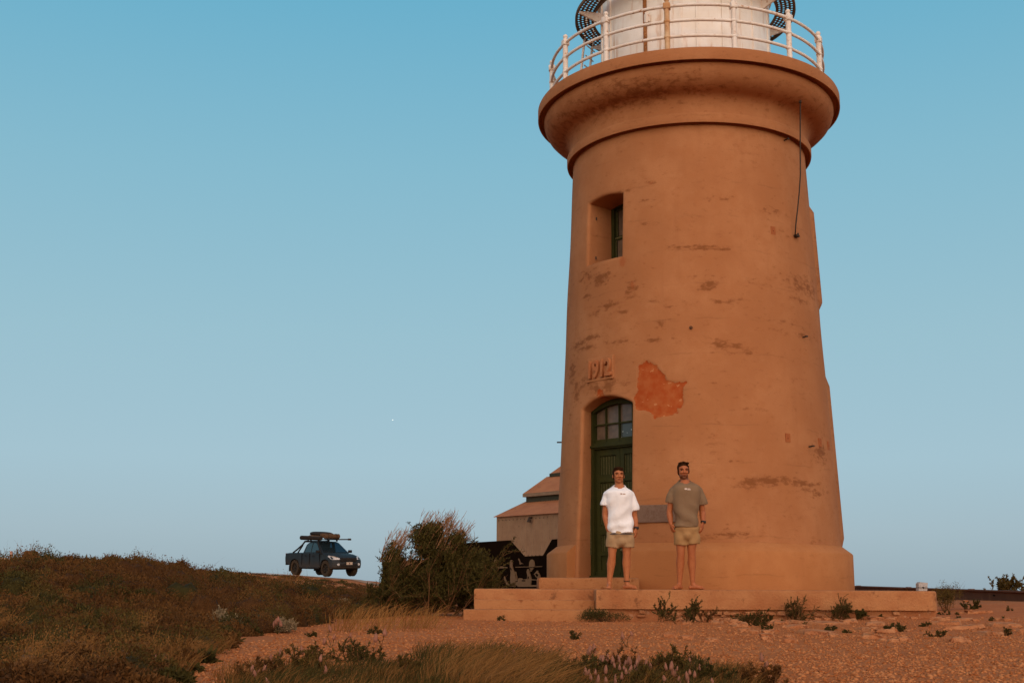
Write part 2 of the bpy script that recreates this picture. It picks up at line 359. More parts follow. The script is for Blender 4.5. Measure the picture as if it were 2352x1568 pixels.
def make_wall():
    def seg(a, b, step): return list(np.linspace(a, b, max(2, int(round(abs(b-a)/step))+1))[:-1])
    cols = seg(-math.pi, rad(-100), rad(5)) + seg(rad(-100), rad(-6), rad(1.2)) + seg(rad(-6), DA0, rad(.65)) + seg(DA0, WA0, rad(1.2)) + seg(WA0, DA1, rad(1.2)) + seg(DA1, rad(100), rad(1.2)) + seg(rad(100), math.pi, rad(5))
    cols = np.array(cols)
    rows = seg(0, DZ0, .085) + seg(DZ0, 2.4, .06) + seg(2.4, DZ1, .03) + seg(DZ1, 3.8, .03) + seg(3.8, WZ0, .05) + seg(WZ0, WZ1, .05) + seg(WZ1, 7.0, .04) + seg(7.0, Z_T, .06) + [Z_T]
    rows = np.array(rows); nc, nr = len(cols), len(rows)
    near = lambda arr, x: int(np.argmin(abs(arr-x)))
    A, Z = np.meshgrid(cols, rows, indexing='ij')
    for (a0, a1, z1, rise, fade) in ((DA0, DA1, DZ1, DRISE, .8), (WA0, WA1, WZ1, WRISE, .5)):
        ac, h = (a0+a1)/2, (a1-a0)/2
        arch = np.where(abs(A-ac) <= h+1e-6, rise*(1-((A-ac)/h)**2), 0)
        f = np.where(Z >= z1-1e-6, np.clip(1-(Z-z1)/fade, 0, 1), 0)
        Z = Z + arch*f
    R = Rsh(Z); R = R + .004*np.sin(A*7+Z*2.1) + .003*np.sin(A*17-Z*3.3)
    st, pa, ru = wall_attrs(A.ravel(), Z.ravel())
    R = R - .014*sstep(.42, .60, pa.reshape(R.shape))
    V = np.stack([-R*np.sin(A), -R*np.cos(A), Z], -1).reshape(-1, 3)
    keep = np.ones((nc, nr-1), bool); idx = lambda i, j: (i % nc)*nr + j
    V = list(map(tuple, V)); at = [list(st), list(pa), list(ru)]; F = []
    openings = []
    for (a0, a1, z0, z1, depth, splay, rr) in ((DA0, DA1, DZ0, DZ1, .34, .055, .045), (WA0, WA1, WZ0, WZ1, .56, .0, .045)):
        i0, i1, j0, j1 = near(cols, a0), near(cols, a1), near(rows, z0), near(rows, z1)
        keep[i0:i1, j0:j1] = False
        loop = [(i0, j, 1, 0) for j in range(j0, j1)] + [(i, j1, 0, -1) for i in range(i0, i1)] + [(i1, j, -1, 0) for j in range(j1, j0, -1)] + [(i, j0, 0, 1) for i in range(i1, i0, -1)]
        # corners get both directions
        fixd = {(i0, j0): (1, 1), (i0, j1): (1, -1), (i1, j1): (-1, -1), (i1, j0): (-1, 1)}
        ac = (a0+a1)/2; n = Vector((-math.sin(ac), -math.cos(ac), 0)); s = Vector((math.cos(ac), -math.sin(ac), 0))
        nd = float(Rsh((z0+z1)/2))*math.cos((a1-a0)/2) - depth
        prev = [idx(i, j) for i, j, _, _ in loop]
        cen = 0.0
        for k, th in enumerate((30, 60, 90, None)):
            cur = []
            for (i, j, dx, dz), _ in zip(loop, prev):
                dx, dz = fixd.get((i, j), (dx, dz))
                p = Vector(V[idx(i, j)]); r_x = rr; r_z = rr if dz < 0 else .012
                t = rad(th) if th is not None else math.pi/2
                # smaller angle index = viewer's right: moving towards the centre is +a for i0 (viewer right) -> -s
                q = p - s*(dx*r_x*math.sin(t)) + Vector((0, 0, dz*r_z*math.sin(t))) - n*(rr*(1-math.cos(t)))
                if th is None:
                    lat = q.dot(s); q = q + n*(nd - q.dot(n)) ; q = q + s*(splay*(1 if lat > 0 else -1)*abs(dx))
                V.append(tuple(q)); cur.append(len(V)-1)
                for L, val in zip(at, (st, pa, ru)): L.append(float(val[idx(i, j)])*(.5 if th is None else 1))
            m = len(loop)
            for k2 in range(m): F.append((prev[k2], prev[(k2+1) % m], cur[(k2+1) % m], cur[k2]))
            prev = cur
        openings.append((n, s, nd, a0, a1))
    for i in range(nc):
        for j in range(nr-1):
            if keep[i, j]: F.append((idx(i, j), idx(i+1, j), idx(i+1, j+1), idx(i, j+1)))
    me = npmesh('wall', np.array(V), [np.array(F)], M_WALL, {'stain_shade': at[0], 'patch': at[1], 'rust': at[2]}, smooth=True)
    bm = bmesh.new(); bm.from_mesh(me); bmesh.ops.recalc_face_normals(bm, faces=bm.faces[:]); bm.to_mesh(me); bm.free()
    me.polygons.foreach_set('use_smooth', np.ones(len(me.polygons), bool)); me.set_sharp_from_angle(angle=rad(55))
    obj('wall', me, LH)
    return openings
(d_n, d_s, d_nd, _, _), (w_n, w_s, w_nd, _, _) = make_wall()
def frame_matrix(n, s, nd):
    M = Matrix.Identity(4); o = n*nd
    for r in range(3):
        M[r][0] = s[r]; M[r][1] = -n[r]; M[r][2] = (0, 0, 1)[r]; M[r][3] = o[r]
    return M
MD, MW = frame_matrix(d_n, d_s, d_nd), frame_matrix(w_n, w_s, w_nd)
def part(name, mb, mat, parent, M=None, smooth=False, label=None):
    me = mb.mesh(name, mat, smooth)
    if M is not None: me.transform(M)
    o = obj(name, me, parent); tag(o, label); return o

# plinth with a gap for the doorway
pl = MB(); pa0, pa1 = DA1+rad(.5), 2*math.pi+DA0-rad(.7)
prof = [(2.38,-.02),(R_P-.004,-.02),(R_P,.02),(R_P,Z_P-.02),(R_P-.015,Z_P+.004),(R_B+.012,Z_B+.004),(R_B-.02,Z_B+.012)]
NPL = 200
for k in range(NPL+1):
    a = pa0+(pa1-pa0)*k/NPL
    for R, z in prof: pl.v.append((-R*math.sin(a), -R*math.cos(a), z))
m = len(prof)
for k in range(NPL):
    for j in range(m-1): pl.f.append((k*m+j, (k+1)*m+j, (k+1)*m+j+1, k*m+j+1))
pl.f += [tuple(range(m)), tuple(NPL*m+j for j in range(m))[::-1]]
po = part('plinth', pl, M_PLINTH, LH, smooth=40)
at = po.data.attributes.new('stain_shade', 'FLOAT', 'POINT')
co = np.array(pl.v); rs = np.random.RandomState(3)
at.data.foreach_set('value', np.zeros(len(po.data.vertices), np.float32)-.05)

# cornice: lathe; dirt and painted-in shade darken the band under the roll
NC = 260; m = len(CORN); a = np.linspace(0, 2*np.pi, NC, endpoint=False)
CR = np.array(CORN)
V = np.stack([-np.outer(np.sin(a), CR[:, 0]), -np.outer(np.cos(a), CR[:, 0]), np.tile(CR[:, 1], (NC, 1))], -1).reshape(-1, 3)
F = [(k*m+j, ((k+1) % NC)*m+j, ((k+1) % NC)*m+j+1, k*m+j+1) for k in range(NC) for j in range(m-1)]
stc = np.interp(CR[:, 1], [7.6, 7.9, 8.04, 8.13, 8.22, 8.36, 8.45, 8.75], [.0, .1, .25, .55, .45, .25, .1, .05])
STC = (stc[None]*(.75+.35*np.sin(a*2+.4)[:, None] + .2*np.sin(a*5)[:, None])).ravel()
me = npmesh('cornice', V, [np.array(F)], M_WALL, {'stain_shade': STC, 'patch': np.full(len(V), -1.), 'rust': np.zeros(len(V))}, smooth=True)
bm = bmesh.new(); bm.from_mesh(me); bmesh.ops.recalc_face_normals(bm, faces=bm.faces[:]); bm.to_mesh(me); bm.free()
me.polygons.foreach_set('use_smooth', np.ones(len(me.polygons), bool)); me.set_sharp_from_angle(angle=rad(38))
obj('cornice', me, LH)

# ---- door
IN = .645
arch = lambda x, z1=2.95, r=.165, w=IN: z1 + r*(1-(x/w)**2)
dr = obj('door', None, LH, ); dr.matrix_local = MD
fr = MB()
for sx in (-1, 1): fr.box((sx*(IN-.05), .02, (DZ0+2.98)/2), (.10, .12, 2.98-DZ0))
xs = np.linspace(-IN, IN, 17)
for i in range(16):
    x0, x1 = xs[i], xs[i+1]
    fr.add([(x0,-.04,arch(x0)-.10),(x1,-.04,arch(x1)-.10),(x1,-.04,arch(x1)+.06),(x0,-.04,arch(x0)+.06),(x0,.08,arch(x0)-.10),(x1,.08,arch(x1)-.10),(x1,.08,arch(x1)+.06),(x0,.08,arch(x0)+.06)],
           [(0,1,2,3),(4,7,6,5),(0,4,5,1),(3,2,6,7)])
fr.box((0, .02, 2.345), (2*IN-.2, .11, .11)); fr.box((0, -.045, 2.335), (2*IN-.1, .06, .035))
fr.box((0, .05, 2.41), (2*IN-.2, .07, .09))
part('door_frame', fr, M_GREEN, dr)
for z0, z1 in ((.55, 1.98), (2.42, 2.62)):
    part('metal_strip', MB().box((-IN+.03, -.05, (z0+z1)/2), (.016, .02, z1-z0)), M_WORN_LIT, dr)
part('back_wall', MB().box((0, .13, 1.6), (2*IN+.2, .04, 3.2)), M_BLACK, dr)
def fanlight():
    xb = [-IN+.10, -.30, 0.0, .30, IN-.10]; zb0, zb1 = 2.455, 2.70
    b = MB()
    for x in xb[1:-1]: b.box((x, .03, 2.72), (.022, .05, .62))
    b.box((0, .03, zb1), (2*IN-.2, .05, .024))
    f = part('fanlight', b, M_GREEN, dr)
    for c in range(4):
        x0, x1 = xb[c]+.011, xb[c+1]-.011
        for r in range(2):
            if r == 0: poly = [(x0, zb0), (x1, zb0), (x1, zb1-.012), (x0, zb1-.012)]
            else:
                xx = np.linspace(x1, x0, 5); poly = [(x0, zb1+.012), (x1, zb1+.012)] + [(x, arch(x)-.095) for x in xx]
            part('pane', MB().prism(poly, .045, .052, 'y'), M_DOTS if (c == 2 and r == 0) else M_PANE, f)
fanlight()
def leaf(sx):
    W = .535; xc = sx*(W/2+.004)
    b = MB(); y = .05
    zs = [(.30, .17), (.38, .30)]
    stile = .085
    for q in (-1, 1): b.box((xc+q*(W/2-stile/2), y, (.19+2.285)/2), (stile, .05, 2.285-.19))
    for z0, z1 in ((.19, .305), (.535, .60), (.88, 1.02), (1.74, 1.86), (2.18, 2.285)): b.box((xc, y, (z0+z1)/2), (W-2*stile, .05, z1-z0))
    b.box((xc, y-.02, .235), (W, .06, .075))
    b.box((xc, y+.012, .42), (W-2*stile, .02, .23))
    f = part('door_leaf', b, M_GREEN, dr)
    for z0, z1 in ((.60, .88), (1.02, 1.74), (1.86, 2.18)):
        n = 6; w = (W-2*stile)/n
        for k in range(n):
            x = xc-(W-2*stile)/2+w*(k+.5)
            bd = MB().box((x, y+.014, (z0+z1)/2), (w-.010, .02, z1-z0))
            nb = len(bd.f); bd.box((x-w/2+.002, y+.008, (z0+z1)/2), (.007, .018, (z1-z0)*.94))  # bead strip: worn edge with the caught light put into its pale colour
            o = part('board', bd, M_GREEN, f); o.data.materials.append(M_WORN_LIT)
            for i, p in enumerate(o.data.polygons):
                if p.index >= nb: p.material_index = 1
    return f
L1 = leaf(-1); L2 = leaf(1)
part('knob', MB().ball((.05, -.01, .62), .026), M_WORN_LIT, L2)
part('threshold', MB().box((0, .0, .185), (2*IN, .16, .06)), M_GREEN, dr)

# ---- window
wn = obj('window', None, LH); wn.matrix_local = MW
WI = .40
b = MB()
for sx in (-1, 1): b.box((sx*(WI-.03), .03, (WZ0+6.70)/2), (.07, .10, 6.70-WZ0))
b.box((0, .03, WZ0+.03), (2*WI, .10, .06)); b.box((0, .03, 6.63), (2*WI, .10, .12))
part('window_frame', b, M_GREEN, wn)
for z0, z1, yy in ((WZ0+.06, 6.04, .02), (6.02, 6.58, .05)):
    b = MB()
    for sx in (-1, 1): b.box((sx*(WI-.085), yy, (z0+z1)/2), (.05, .04, z1-z0))
    b.box((0, yy, z0+.025), (2*WI-.13, .04, .05)); b.box((0, yy, z1-.025), (2*WI-.13, .04, .05)); b.box((0, yy, (z0+z1)/2), (.025, .03, z1-z0))
    s = part('sash', b, M_GREEN, wn)
    for sx in (-1, 1): part('pane', MB().box((sx*.15, yy+.005, (z0+z1)/2), (.27, .006, z1-z0-.10)), M_PANE, s)
    part('worn_edge', MB().box((-WI+.105, yy-.021, (z0+z1)/2), (.007, .004, (z1-z0)*.8)), M_WORN_LIT, s)
    if z1 < 6.3: part('worn_edge', MB().box((0, yy-.022, z1-.012), (2*WI-.16, .006, .022)), M_WORN_LIT, s)
part('back_wall', MB().box((0, .14, 6.05), (1.0, .03, 1.6)), M_BLACK, wn)
for v, r in ((533, .012), (577, .012)):
    a, z, p = surf(1378, v); pos = loc(a, float(Rsh(z))-.20, z)
    part('bolt_hole', MB().box(loc(rad(53.0), float(Rsh(z))-.18, 5.62 if v > 560 else 6.33), (.02, .02, .05)), M_DARK, LH)

# ---- date stone with raised figures
a, z, _ = surf(1380, 846); zc = z
DSA = rad(41.5); n = Vector((-math.sin(DSA), -math.cos(DSA), 0)); s = Vector((math.cos(DSA), -math.sin(DSA), 0))
MS = frame_matrix(n, s, float(Rsh(zc)))
ds = obj('date_stone', None, LH); ds.matrix_local = MS
slab = MB().box((0, .062, zc), (.60, .13, .40), bev=.012).box((.0, -.008, zc-.185), (.60, .03, .03))
o = part('slab', slab, M_WALL, ds)
cu = bpy.data.curves.new('numerals', 'FONT'); cu.body = '1912'; cu.size = .40; cu.extrude = .030; cu.bevel_depth = .006; cu.offset = .006; cu.align_x = 'CENTER'; cu.align_y = 'CENTER'
to = bpy.data.objects.new('numerals', cu); COL.objects.link(to)
dg = bpy.context.evaluated_depsgraph_get(); me = bpy.data.meshes.new_from_object(to.evaluated_get(dg)); bpy.data.objects.remove(to)
me.transform(Matrix.Translation((0, -.02, zc-.02)) @ Matrix.Rotation(math.pi/2, 4, 'X') @ Matrix.Diagonal((.72, 1, 1, 1)))
M_NUM = mat_mottled('numeral_paint', (.37, .115, .038), (.39, .14, .05), 9, .85)
me.materials.clear(); me.materials.append(M_NUM); obj('numerals', me, ds)

# ---- grey memorial plaque, mostly behind the men
a0, z0, _ = surf(1465, 1200); a1, z1, _ = surf(1560, 1158)
am = (a0+a1)/2; n = Vector((-math.sin(am), -math.cos(am), 0)); s = Vector((math.cos(am), -math.sin(am), 0))
MP = frame_matrix(n, s, float(Rsh((z0+z1)/2)))
pq = obj('memorial_plaque', None, LH); pq.matrix_local = MP
part('slab', MB().box((0, .0, (z0+z1)/2), (abs(a0-a1)*2.36, .06, abs(z1-z0)), bev=.006), M_STONE, pq)
lt = MB(); rs = np.random.RandomState(8)
for r in range(3):
    x = -.22
    while x < .2:
        h = .026; w = rs.uniform(.012, .02)
        if rs.rand() < .40: lt.box((x, -.0305, z1-.05-r*.055), (w, .003, h*.2)); lt.box((x-w/2, -.0305, z1-.05-r*.055), (.004, .003, h))
        x += .034
part('worn_lettering', lt, mat_mottled('engraved_letter', (.11, .06, .035), (.15, .085, .05), 30, .9), pq)['kind'] = 'stuff'
# ------------------------------------------------------------------ gallery railing, lantern, fittings
ZG = 8.728
RR = 2.50; RZ = [.035, .315, .595, .87]; NPOST = 14; A_OFF = rad(6.5)
post_me = None
for k in range(NPOST):
    a = A_OFF + 2*math.pi*k/NPOST
    if post_me is None:
        b = MB(); b.tube([(0,0,0),(0,0,.86)], .047, 10)
        b.tube([(0,0,.0),(0,0,.05)], .062, 10)
        b.box((0,0,.87), (.12,.12,.11), bev=.015)
        b.tube([(0,0,.9),(0,0,.97)], [.046,.032], 10); b.ball((0,0,.99), .045)
        for z in RZ[1:3]: b.ball((0,0,z), (.066,.056,.044))
        post_me = b.mesh('post', M_RAIL, 45)
    me = post_me
    if k == 0:
        me = post_me.copy(); me.materials.clear(); me.materials.append(mat_mottled('rusted_post_paint', (.62,.40,.22), (.45,.19,.06), 4, .6, (.30,.10,.03)))
    o = obj('railing_post', me, LH); o.location = loc(a, RR, ZG); o.rotation_euler = (0, 0, -a)
    if k == 0: tag(o, 'rust-stained railing post on the gallery')
for z in RZ:
    b = MB(); n = 140; ring = [loc(2*math.pi*i/n, RR, ZG+z) for i in range(n)]
    V = []; F = []
    for i in range(n):
        a = 2*math.pi*i/n
        for q in range(7):
            t = 2*math.pi*q/7; V.append(loc(a, RR+.028*math.cos(t), ZG+z+.028*math.sin(t)))
    for i in range(n):
        for q in range(7): F.append((i*7+q, ((i+1) % n)*7+q, ((i+1) % n)*7+(q+1) % 7, i*7+(q+1) % 7))
    b.add(V, F); part('rail', b, M_RAIL, LH, smooth=True)
# drum
lan = obj('lantern_room', None, LH)
RD = 1.576
part('drum', MB().lathe([(RD+.03, ZG-.02), (RD+.03, ZG+.05), (RD, ZG+.055), (RD, 10.78), (RD+.06, 10.80), (RD+.06, 10.92), (RD-.1, 10.93)], 96), M_WHITE, lan, smooth=35)
for deg, w, mt in ((2.5, .045, M_WHITE), (13.5, .07, M_WHITE), (-8.0, .03, M_WHITE), (-25, .03, M_WHITE), (58, .03, M_WHITE), (74, .03, M_WHITE), (-50, .03, M_WHITE), (-72, .03, M_WHITE), (100, .03, M_WHITE), (-100, .03, M_WHITE), (140, .03, M_WHITE), (180, .03, M_WHITE), (-140, .03, M_WHITE)):
    a = rad(deg); part('seam_strip', MB().box(loc(a, RD+.006, 9.75), (w, .03, 2.0), Matrix.Rotation(-a, 3, 'Z')), mt, lan)
# lantern door with rusted strap and hinge
a0, a1 = rad(26), rad(52); dl = MB(); nseg = 10
V = []; F = []
for i in range(nseg+1):
    a = a0+(a1-a0)*i/nseg; top = 10.30 - .16*((i/nseg-.35)**2)
    V += [loc(a, RD+.015, ZG+.07), loc(a, RD+.015, top), loc(a, RD-.02, ZG+.07), loc(a, RD-.02, top)]
for i in range(nseg): F += [(i*4, i*4+4, i*4+5, i*4+1), (i*4+1, i*4+5, i*4+7, i*4+3)]
F += [(0,1,3,2), (nseg*4, nseg*4+2, nseg*4+3, nseg*4+1)]
dl.add(V, F); ld = part('lantern_door', dl, M_WHITE, lan, smooth=30)
part('strap', MB().box(loc(rad(25.5), RD+.02, 9.55), (.06, .03, 1.5), Matrix.Rotation(-rad(25.5), 3, 'Z')), M_RUST, ld)
part('hinge', MB().box(loc(rad(23.5), RD+.04, 9.90), (.11, .06, .16), Matrix.Rotation(-rad(23.5), 3, 'Z'), .012).tube([loc(rad(23.5), RD+.07, 9.80), loc(rad(23.5), RD+.07, 10.0)], .03), M_RAIL, ld)
part('bolt', MB().ball(loc(rad(38), RD+.02, 9.25), .018), M_DARK, ld)
# upper walkway of pierced plate on brackets
RI, RO, ZW = 1.70, 2.06, 10.60
nr, na = 4, 132; V = []; F = []
dr_ = (RO-RI-.06)/nr; da = 2*math.pi/na
def ringpt(a, R, z=ZW): return loc(a, R, z)
for i in range(na):
    for j in range(nr):
        ac = (i+.5*(j % 2))*da; rc = RI+.03+dr_*(j+.5); b0 = len(V)
        for q in range(8):
            t = 2*math.pi*q/8; sx, sy = math.cos(t), math.sin(t); mm = max(abs(sx), abs(sy))
            V.append(ringpt(ac+sx/mm*da*.51, rc+sy/mm*dr_*.505)); V.append(ringpt(ac+sx*da*.27, rc+sy*dr_*.27))
        for q in range(8):
            q2 = (q+1) % 8; F.append((b0+2*q, b0+2*q2, b0+2*q2+1, b0+2*q+1))
wk = obj('upper_walkway', npmesh('walkway_plate', np.array([tuple(p) for p in V]), [np.array(F)], M_GRID), lan)
for R0, R1 in ((RI, RI+.032), (RO-.032, RO)):
    part('rim', MB().lathe([(R0, ZW-.05), (R1, ZW-.05), (R1, ZW+.01), (R0, ZW+.01), (R0, ZW-.05)], 96), M_GRID, wk, smooth=30)
for k in range(8):
    a = rad(72)+2*math.pi*k/8; M = Matrix.Rotation(-a, 4, 'Z')
    b = MB().prism([(-RD+.01, ZW-.30), (-RD+.01, ZW-.06), (-RO+.03, ZW-.06), (-RO+.03, ZW-.09), (-RD-.05, ZW-.28)], -.02, .02, 'x', M)
    part('bracket', b, M_RAIL, wk)
# glazing and dome above the frame
gl = obj('glazing', MB().lathe([(RD-.12, 10.93), (RD-.12, 12.2)], 32).mesh('glazing', glass('lantern_glass', (.05,.06,.065), .05), True), lan)
for k in range(16):
    a = 2*math.pi*k/16; part('astragal', MB().tube([loc(a, RD-.11, 10.93), loc(a, RD-.11, 12.2)], .02, 6), M_WHITE, gl)
part('dome', MB().lathe([(RD+.1, 12.18), (RD+.1, 12.26), (RD-.05, 12.55), (RD-.5, 12.95), (.3, 13.2), (.22, 13.3), (.22, 13.5), (.0, 13.62)], 48), M_WHITE, lan, smooth=40)
# ladder behind the drum on the left, leaning from gallery to upper walkway
b0, b1 = loc(rad(112), 2.25, ZG), loc(rad(112), 1.95, ZW); dv = Vector((-math.sin(rad(22)), -math.cos(rad(22)), 0))*.17
ldr = MB()
for sgn in (-1, 1): ldr.tube([b0+dv*sgn, b1+dv*sgn+Vector((0,0,.6))], .024, 6)
for k in range(9):
    p = b0.lerp(b1, (k+.6)/9.5); ldr.tube([p-dv, p+dv], .013, 5)
part('ladder', ldr, M_RAIL, lan, smooth=40)
# hanging cable with bracket
cab = obj('cable', None, LH)
Minv = (Matrix.Translation((LC[0], LC[1], 0)) @ Matrix.Rotation(LROT, 4, 'Z')).inverted()
def wl(p): return Minv @ Vector(p)
a_t, z_t, pt = surf(1838, 233); a_b, z_b, pb = surf(1826, 543)
pb2 = pb.copy(); Y0, Y1 = pt[1], pb[1]-.06
pts = [wl(pt)]; q0 = wl(pt)
for uu, vv, t in ((1838,260,.08),(1838,300,.2),(1838,350,.36),(1838.5,400,.52),(1836,440,.66),(1832,480,.8),(1828,515,.92),(1826,543,1)):
    pts.append(wl(pix(uu, vv, Y0+(Y1-Y0)*t-.02)))
part('wire', MB().tube(pts, .011, 6), M_DARK, cab, smooth=True)
part('clamp', MB().box(loc(a_b, float(Rsh(z_b))+.02, z_b), (.09, .09, .035), Matrix.Rotation(-a_b, 3, 'Z')).box(loc(a_b, float(Rsh(z_b))+.06, z_b+.02), (.03, .03, .05)), M_DARK, cab)
part('clamp', MB().box(q0, (.04, .05, .05)), M_DARK, cab)
for u, v, nm in ((1587, 753, 'eye_bolt'), (1843, 775, 'wall_peg'), (1459, 1180, None), (1858, 1026, 'wall_peg'), (1437, 1330, None), (1801, 323, 'wall_peg')):
    if nm is None: continue
    a, z, p = surf(u, v); M = Matrix.Rotation(-a, 3, 'Z'); pos = loc(a, float(Rsh(z)), z)
    if nm == 'eye_bolt':
        b = MB(); pr = [pos + M @ Vector((.022*math.cos(t), -.025, .022*math.sin(t))) for t in np.linspace(0, 2*math.pi, 11)]
        b.tube(pr, .006, 5); b.tube([pos+M @ Vector((0,.03,0)), pos+M @ Vector((0,-.02,0))], .008, 5)
    else: b = MB().tube([pos+M @ Vector((0,.04,0)), pos+M @ Vector((0,-.09,.01))], .013, 6).box(pos+M @ Vector((0,-.08,.01)), (.05,.025,.022), M)
    part(nm, b, M_DARK, LH)
pz = .02+21.3*math.tan(.1993-math.atan((1010-784)/2792)); ap = rad(88)
part('wall_peg', MB().tube([loc(ap, float(Rsh(pz))-.05, pz), loc(ap, float(Rsh(pz))+.09, pz)], .014, 6), M_DARK, LH)
for u, v in ((1775, 530), (1809, 1005), (1883, 1016), (1902, 1023)):
    a, z, p = surf(u, v); M = Matrix.Rotation(-a, 3, 'Z'); R = float(Rsh(z))
    b = MB().box(loc(a, R-.012, z), (.10, .045, .14), M).ball(loc(a, R+.012, z), .012)
    part('repair_patch', b, mat_mottled('red_repair_mortar', (.34, .10, .03), (.30, .08, .025), 14, .9), LH)
# projecting surrounds of the openings on the far right side of the tower
def surround(a0, a1, z0, z1, t, nm):
    V = []; F = []; na, nz = 8, 24
    for i in range(na+1):
        a = a0+(a1-a0)*i/na
        for j in range(nz+1):
            z = z0+(z1-z0)*j/nz; e = min(1, j*1.2/ (nz*.10), (nz-j)*1.2/(nz*.10)); e = max(0, e)
            e2 = 1 if 0 < i < na else 0
            V.append(loc(a, float(Rsh(z))-.02+(t+.02)*min(e, 1)*e2, z))
    for i in range(na):
        for j in range(nz): F.append((i*(nz+1)+j, (i+1)*(nz+1)+j, (i+1)*(nz+1)+j+1, i*(nz+1)+j+1))
    me = MB().add(V, F).mesh(nm, M_WALL, 40)
    for k, vv in (('stain_shade', .2), ('patch', -1.), ('rust', 0.)):
        at = me.attributes.new(k, 'FLOAT', 'POINT'); at.data.foreach_set('value', np.full(len(me.vertices), vv, np.float32))
    obj(nm, me, LH)
zz = lambda v: .02+21.2*math.tan(.1993-math.atan((v-784)/2792))
surround(rad(-78), rad(-112), zz(722), zz(484), .065, 'window_surround')
surround(rad(-82), rad(-118), .60, zz(858), .055, 'door_surround')
# ------------------------------------------------------------------ concrete platform and steps
def box2(x0, x1, y0, y1, z0, z1, bev=.012): return MB().box(((x0+x1)/2, (y0+y1)/2, (z0+z1)/2), (x1-x0, y1-y0, z1-z0), bev=bev)
PF = 17.40
PT = thing('concrete_platform', 'low weathered orange concrete platform with steps under the lighthouse', 'platform', (2.7, 17.4, -.43))
def ppart(name, mb, mat, smooth=40):
    me = mb.mesh(name, mat, smooth); me.transform(Matrix.Translation((-2.7, -17.4, .43))); return obj(name, me, PT)
XL, XM, XR = -.53, 1.20, 6.02
# slab outline with a rounded right corner
poly = [(XM, PF), (XR-.18, PF)] + [(XR-.18+.18*math.sin(t), PF+.18-.18*math.cos(t)) for t in np.linspace(.2, math.pi/2, 6)] + [(XR, 23.6), (XL, 23.6), (XL, 17.98), (XM, 17.98)]
def bevelled_slab(poly, z0, z1, r=.03):
    bm = bmesh.new(); vs = [bm.verts.new((x, y, z1)) for x, y in poly]; f = bm.faces.new(vs)
    ex = bmesh.ops.extrude_face_region(bm, geom=[f]); low = [g for g in ex['geom'] if isinstance(g, bmesh.types.BMVert)]
    for q in low: q.co.z = z0
    bm.normal_update(); top = [e for e in bm.edges if all(abs(q.co.z-z1) < 1e-6 for q in e.verts)]
    bmesh.ops.bevel(bm, geom=top, offset=r, segments=3, affect='EDGES', profile=.5)
    bmesh.ops.triangulate(bm, faces=[f for f in bm.faces if len(f.verts) > 6])
    b = MB(); b.add([q.co.copy() for q in bm.verts], [tuple(q.index for q in f.verts) for f in bm.faces]); bm.free(); return b
ppart('slab', bevelled_slab(poly, -.27, 0, .028), M_PLAT)
ppart('foundation', box2(XM+.02, XR-.05, PF+.06, 23.5, -.60, -.268, .01), mat_mottled('crumbling_footing', (.36, .135, .05), (.28, .09, .03), 4, .95, (.42, .2, .1), .8, .02, fine=22))
ppart('foundation', box2(XL+.05, XM+.05, 18.03, 23.5, -.60, -.262, .01), M_STEP)
ppart('step', box2(XL+.01, XM-.004, 17.70, 18.02, -.60, -.155), M_STEP)
ppart('step', box2(-.66, XM+.16, 17.36, 17.72, -.62, -.285, .015), M_STEP)
ppart('door_step', box2(.41, 1.90, 18.28, 19.6, -.02, .165, .03), M_STEP)
# crumbled lower face: each stone of the rubble footing
rs = np.random.RandomState(5)
def blob_stone(c, d, rs, name, mat, parent, off=Vector((-2.7, -17.4, .43))):
    bm = bmesh.new(); bmesh.ops.create_icosphere(bm, subdivisions=1, radius=1)
    for q in bm.verts:
        p = q.co; k = rs.uniform(.75, 1.12); e = [math.copysign(abs(t)**.6, t) for t in p]
        q.co = Vector((c[0]+e[0]*d[0]*k, c[1]+e[1]*d[1]*k, c[2]+e[2]*d[2]*k)) + off
    me = bpy.data.meshes.new(name); bm.to_mesh(me); bm.free(); me.materials.append(mat); return obj(name, me, parent)
M_RUB = mat_mottled('rubble_stone', (.37, .15, .06), (.28, .10, .035), 9, .95, (.45, .22, .11), .6, .01)
x = 2.15
while x < 3.9:
    w = rs.uniform(.05, .10)
    for r in range(2 if rs.rand() < .8 else 1):
        blob_stone((x+rs.uniform(-.02, .02), PF+.03, -.325-r*.085+rs.uniform(-.01, .01)), (w, .03, rs.uniform(.028, .042)), rs, 'stone', M_RUB, PT)
    x += w*1.85
for k in range(14):
    xx = rs.uniform(1.5, 5.6); blob_stone((xx, PF+.04, rs.uniform(-.40, -.30)), (rs.uniform(.04, .09), .028, rs.uniform(.02, .035)), rs, 'stone', M_RUB, PT)
# white block with a dark band lying on the right end of the platform
wb = thing('block', 'small chipped white block with dark band on the right end of the platform', 'block', (5.96, 17.98, .0), .1)
wm = mat_mottled('chipped_white_stone', (.42, .36, .32), (.32, .26, .22), 16, .9, (.22, .15, .11), .4, .01)
b = MB().prism([(-.065, 0), (.06, 0), (.075, .115), (-.04, .125), (-.065, .10)], -.05, .05, 'y'); part('block_body', b, wm, wb)
part('band', MB().box((.002, 0, .045), (.137, .106, .008)), M_DARK, wb); part('knot', MB().ball((0, -.055, .047), .014), M_DARK, wb)

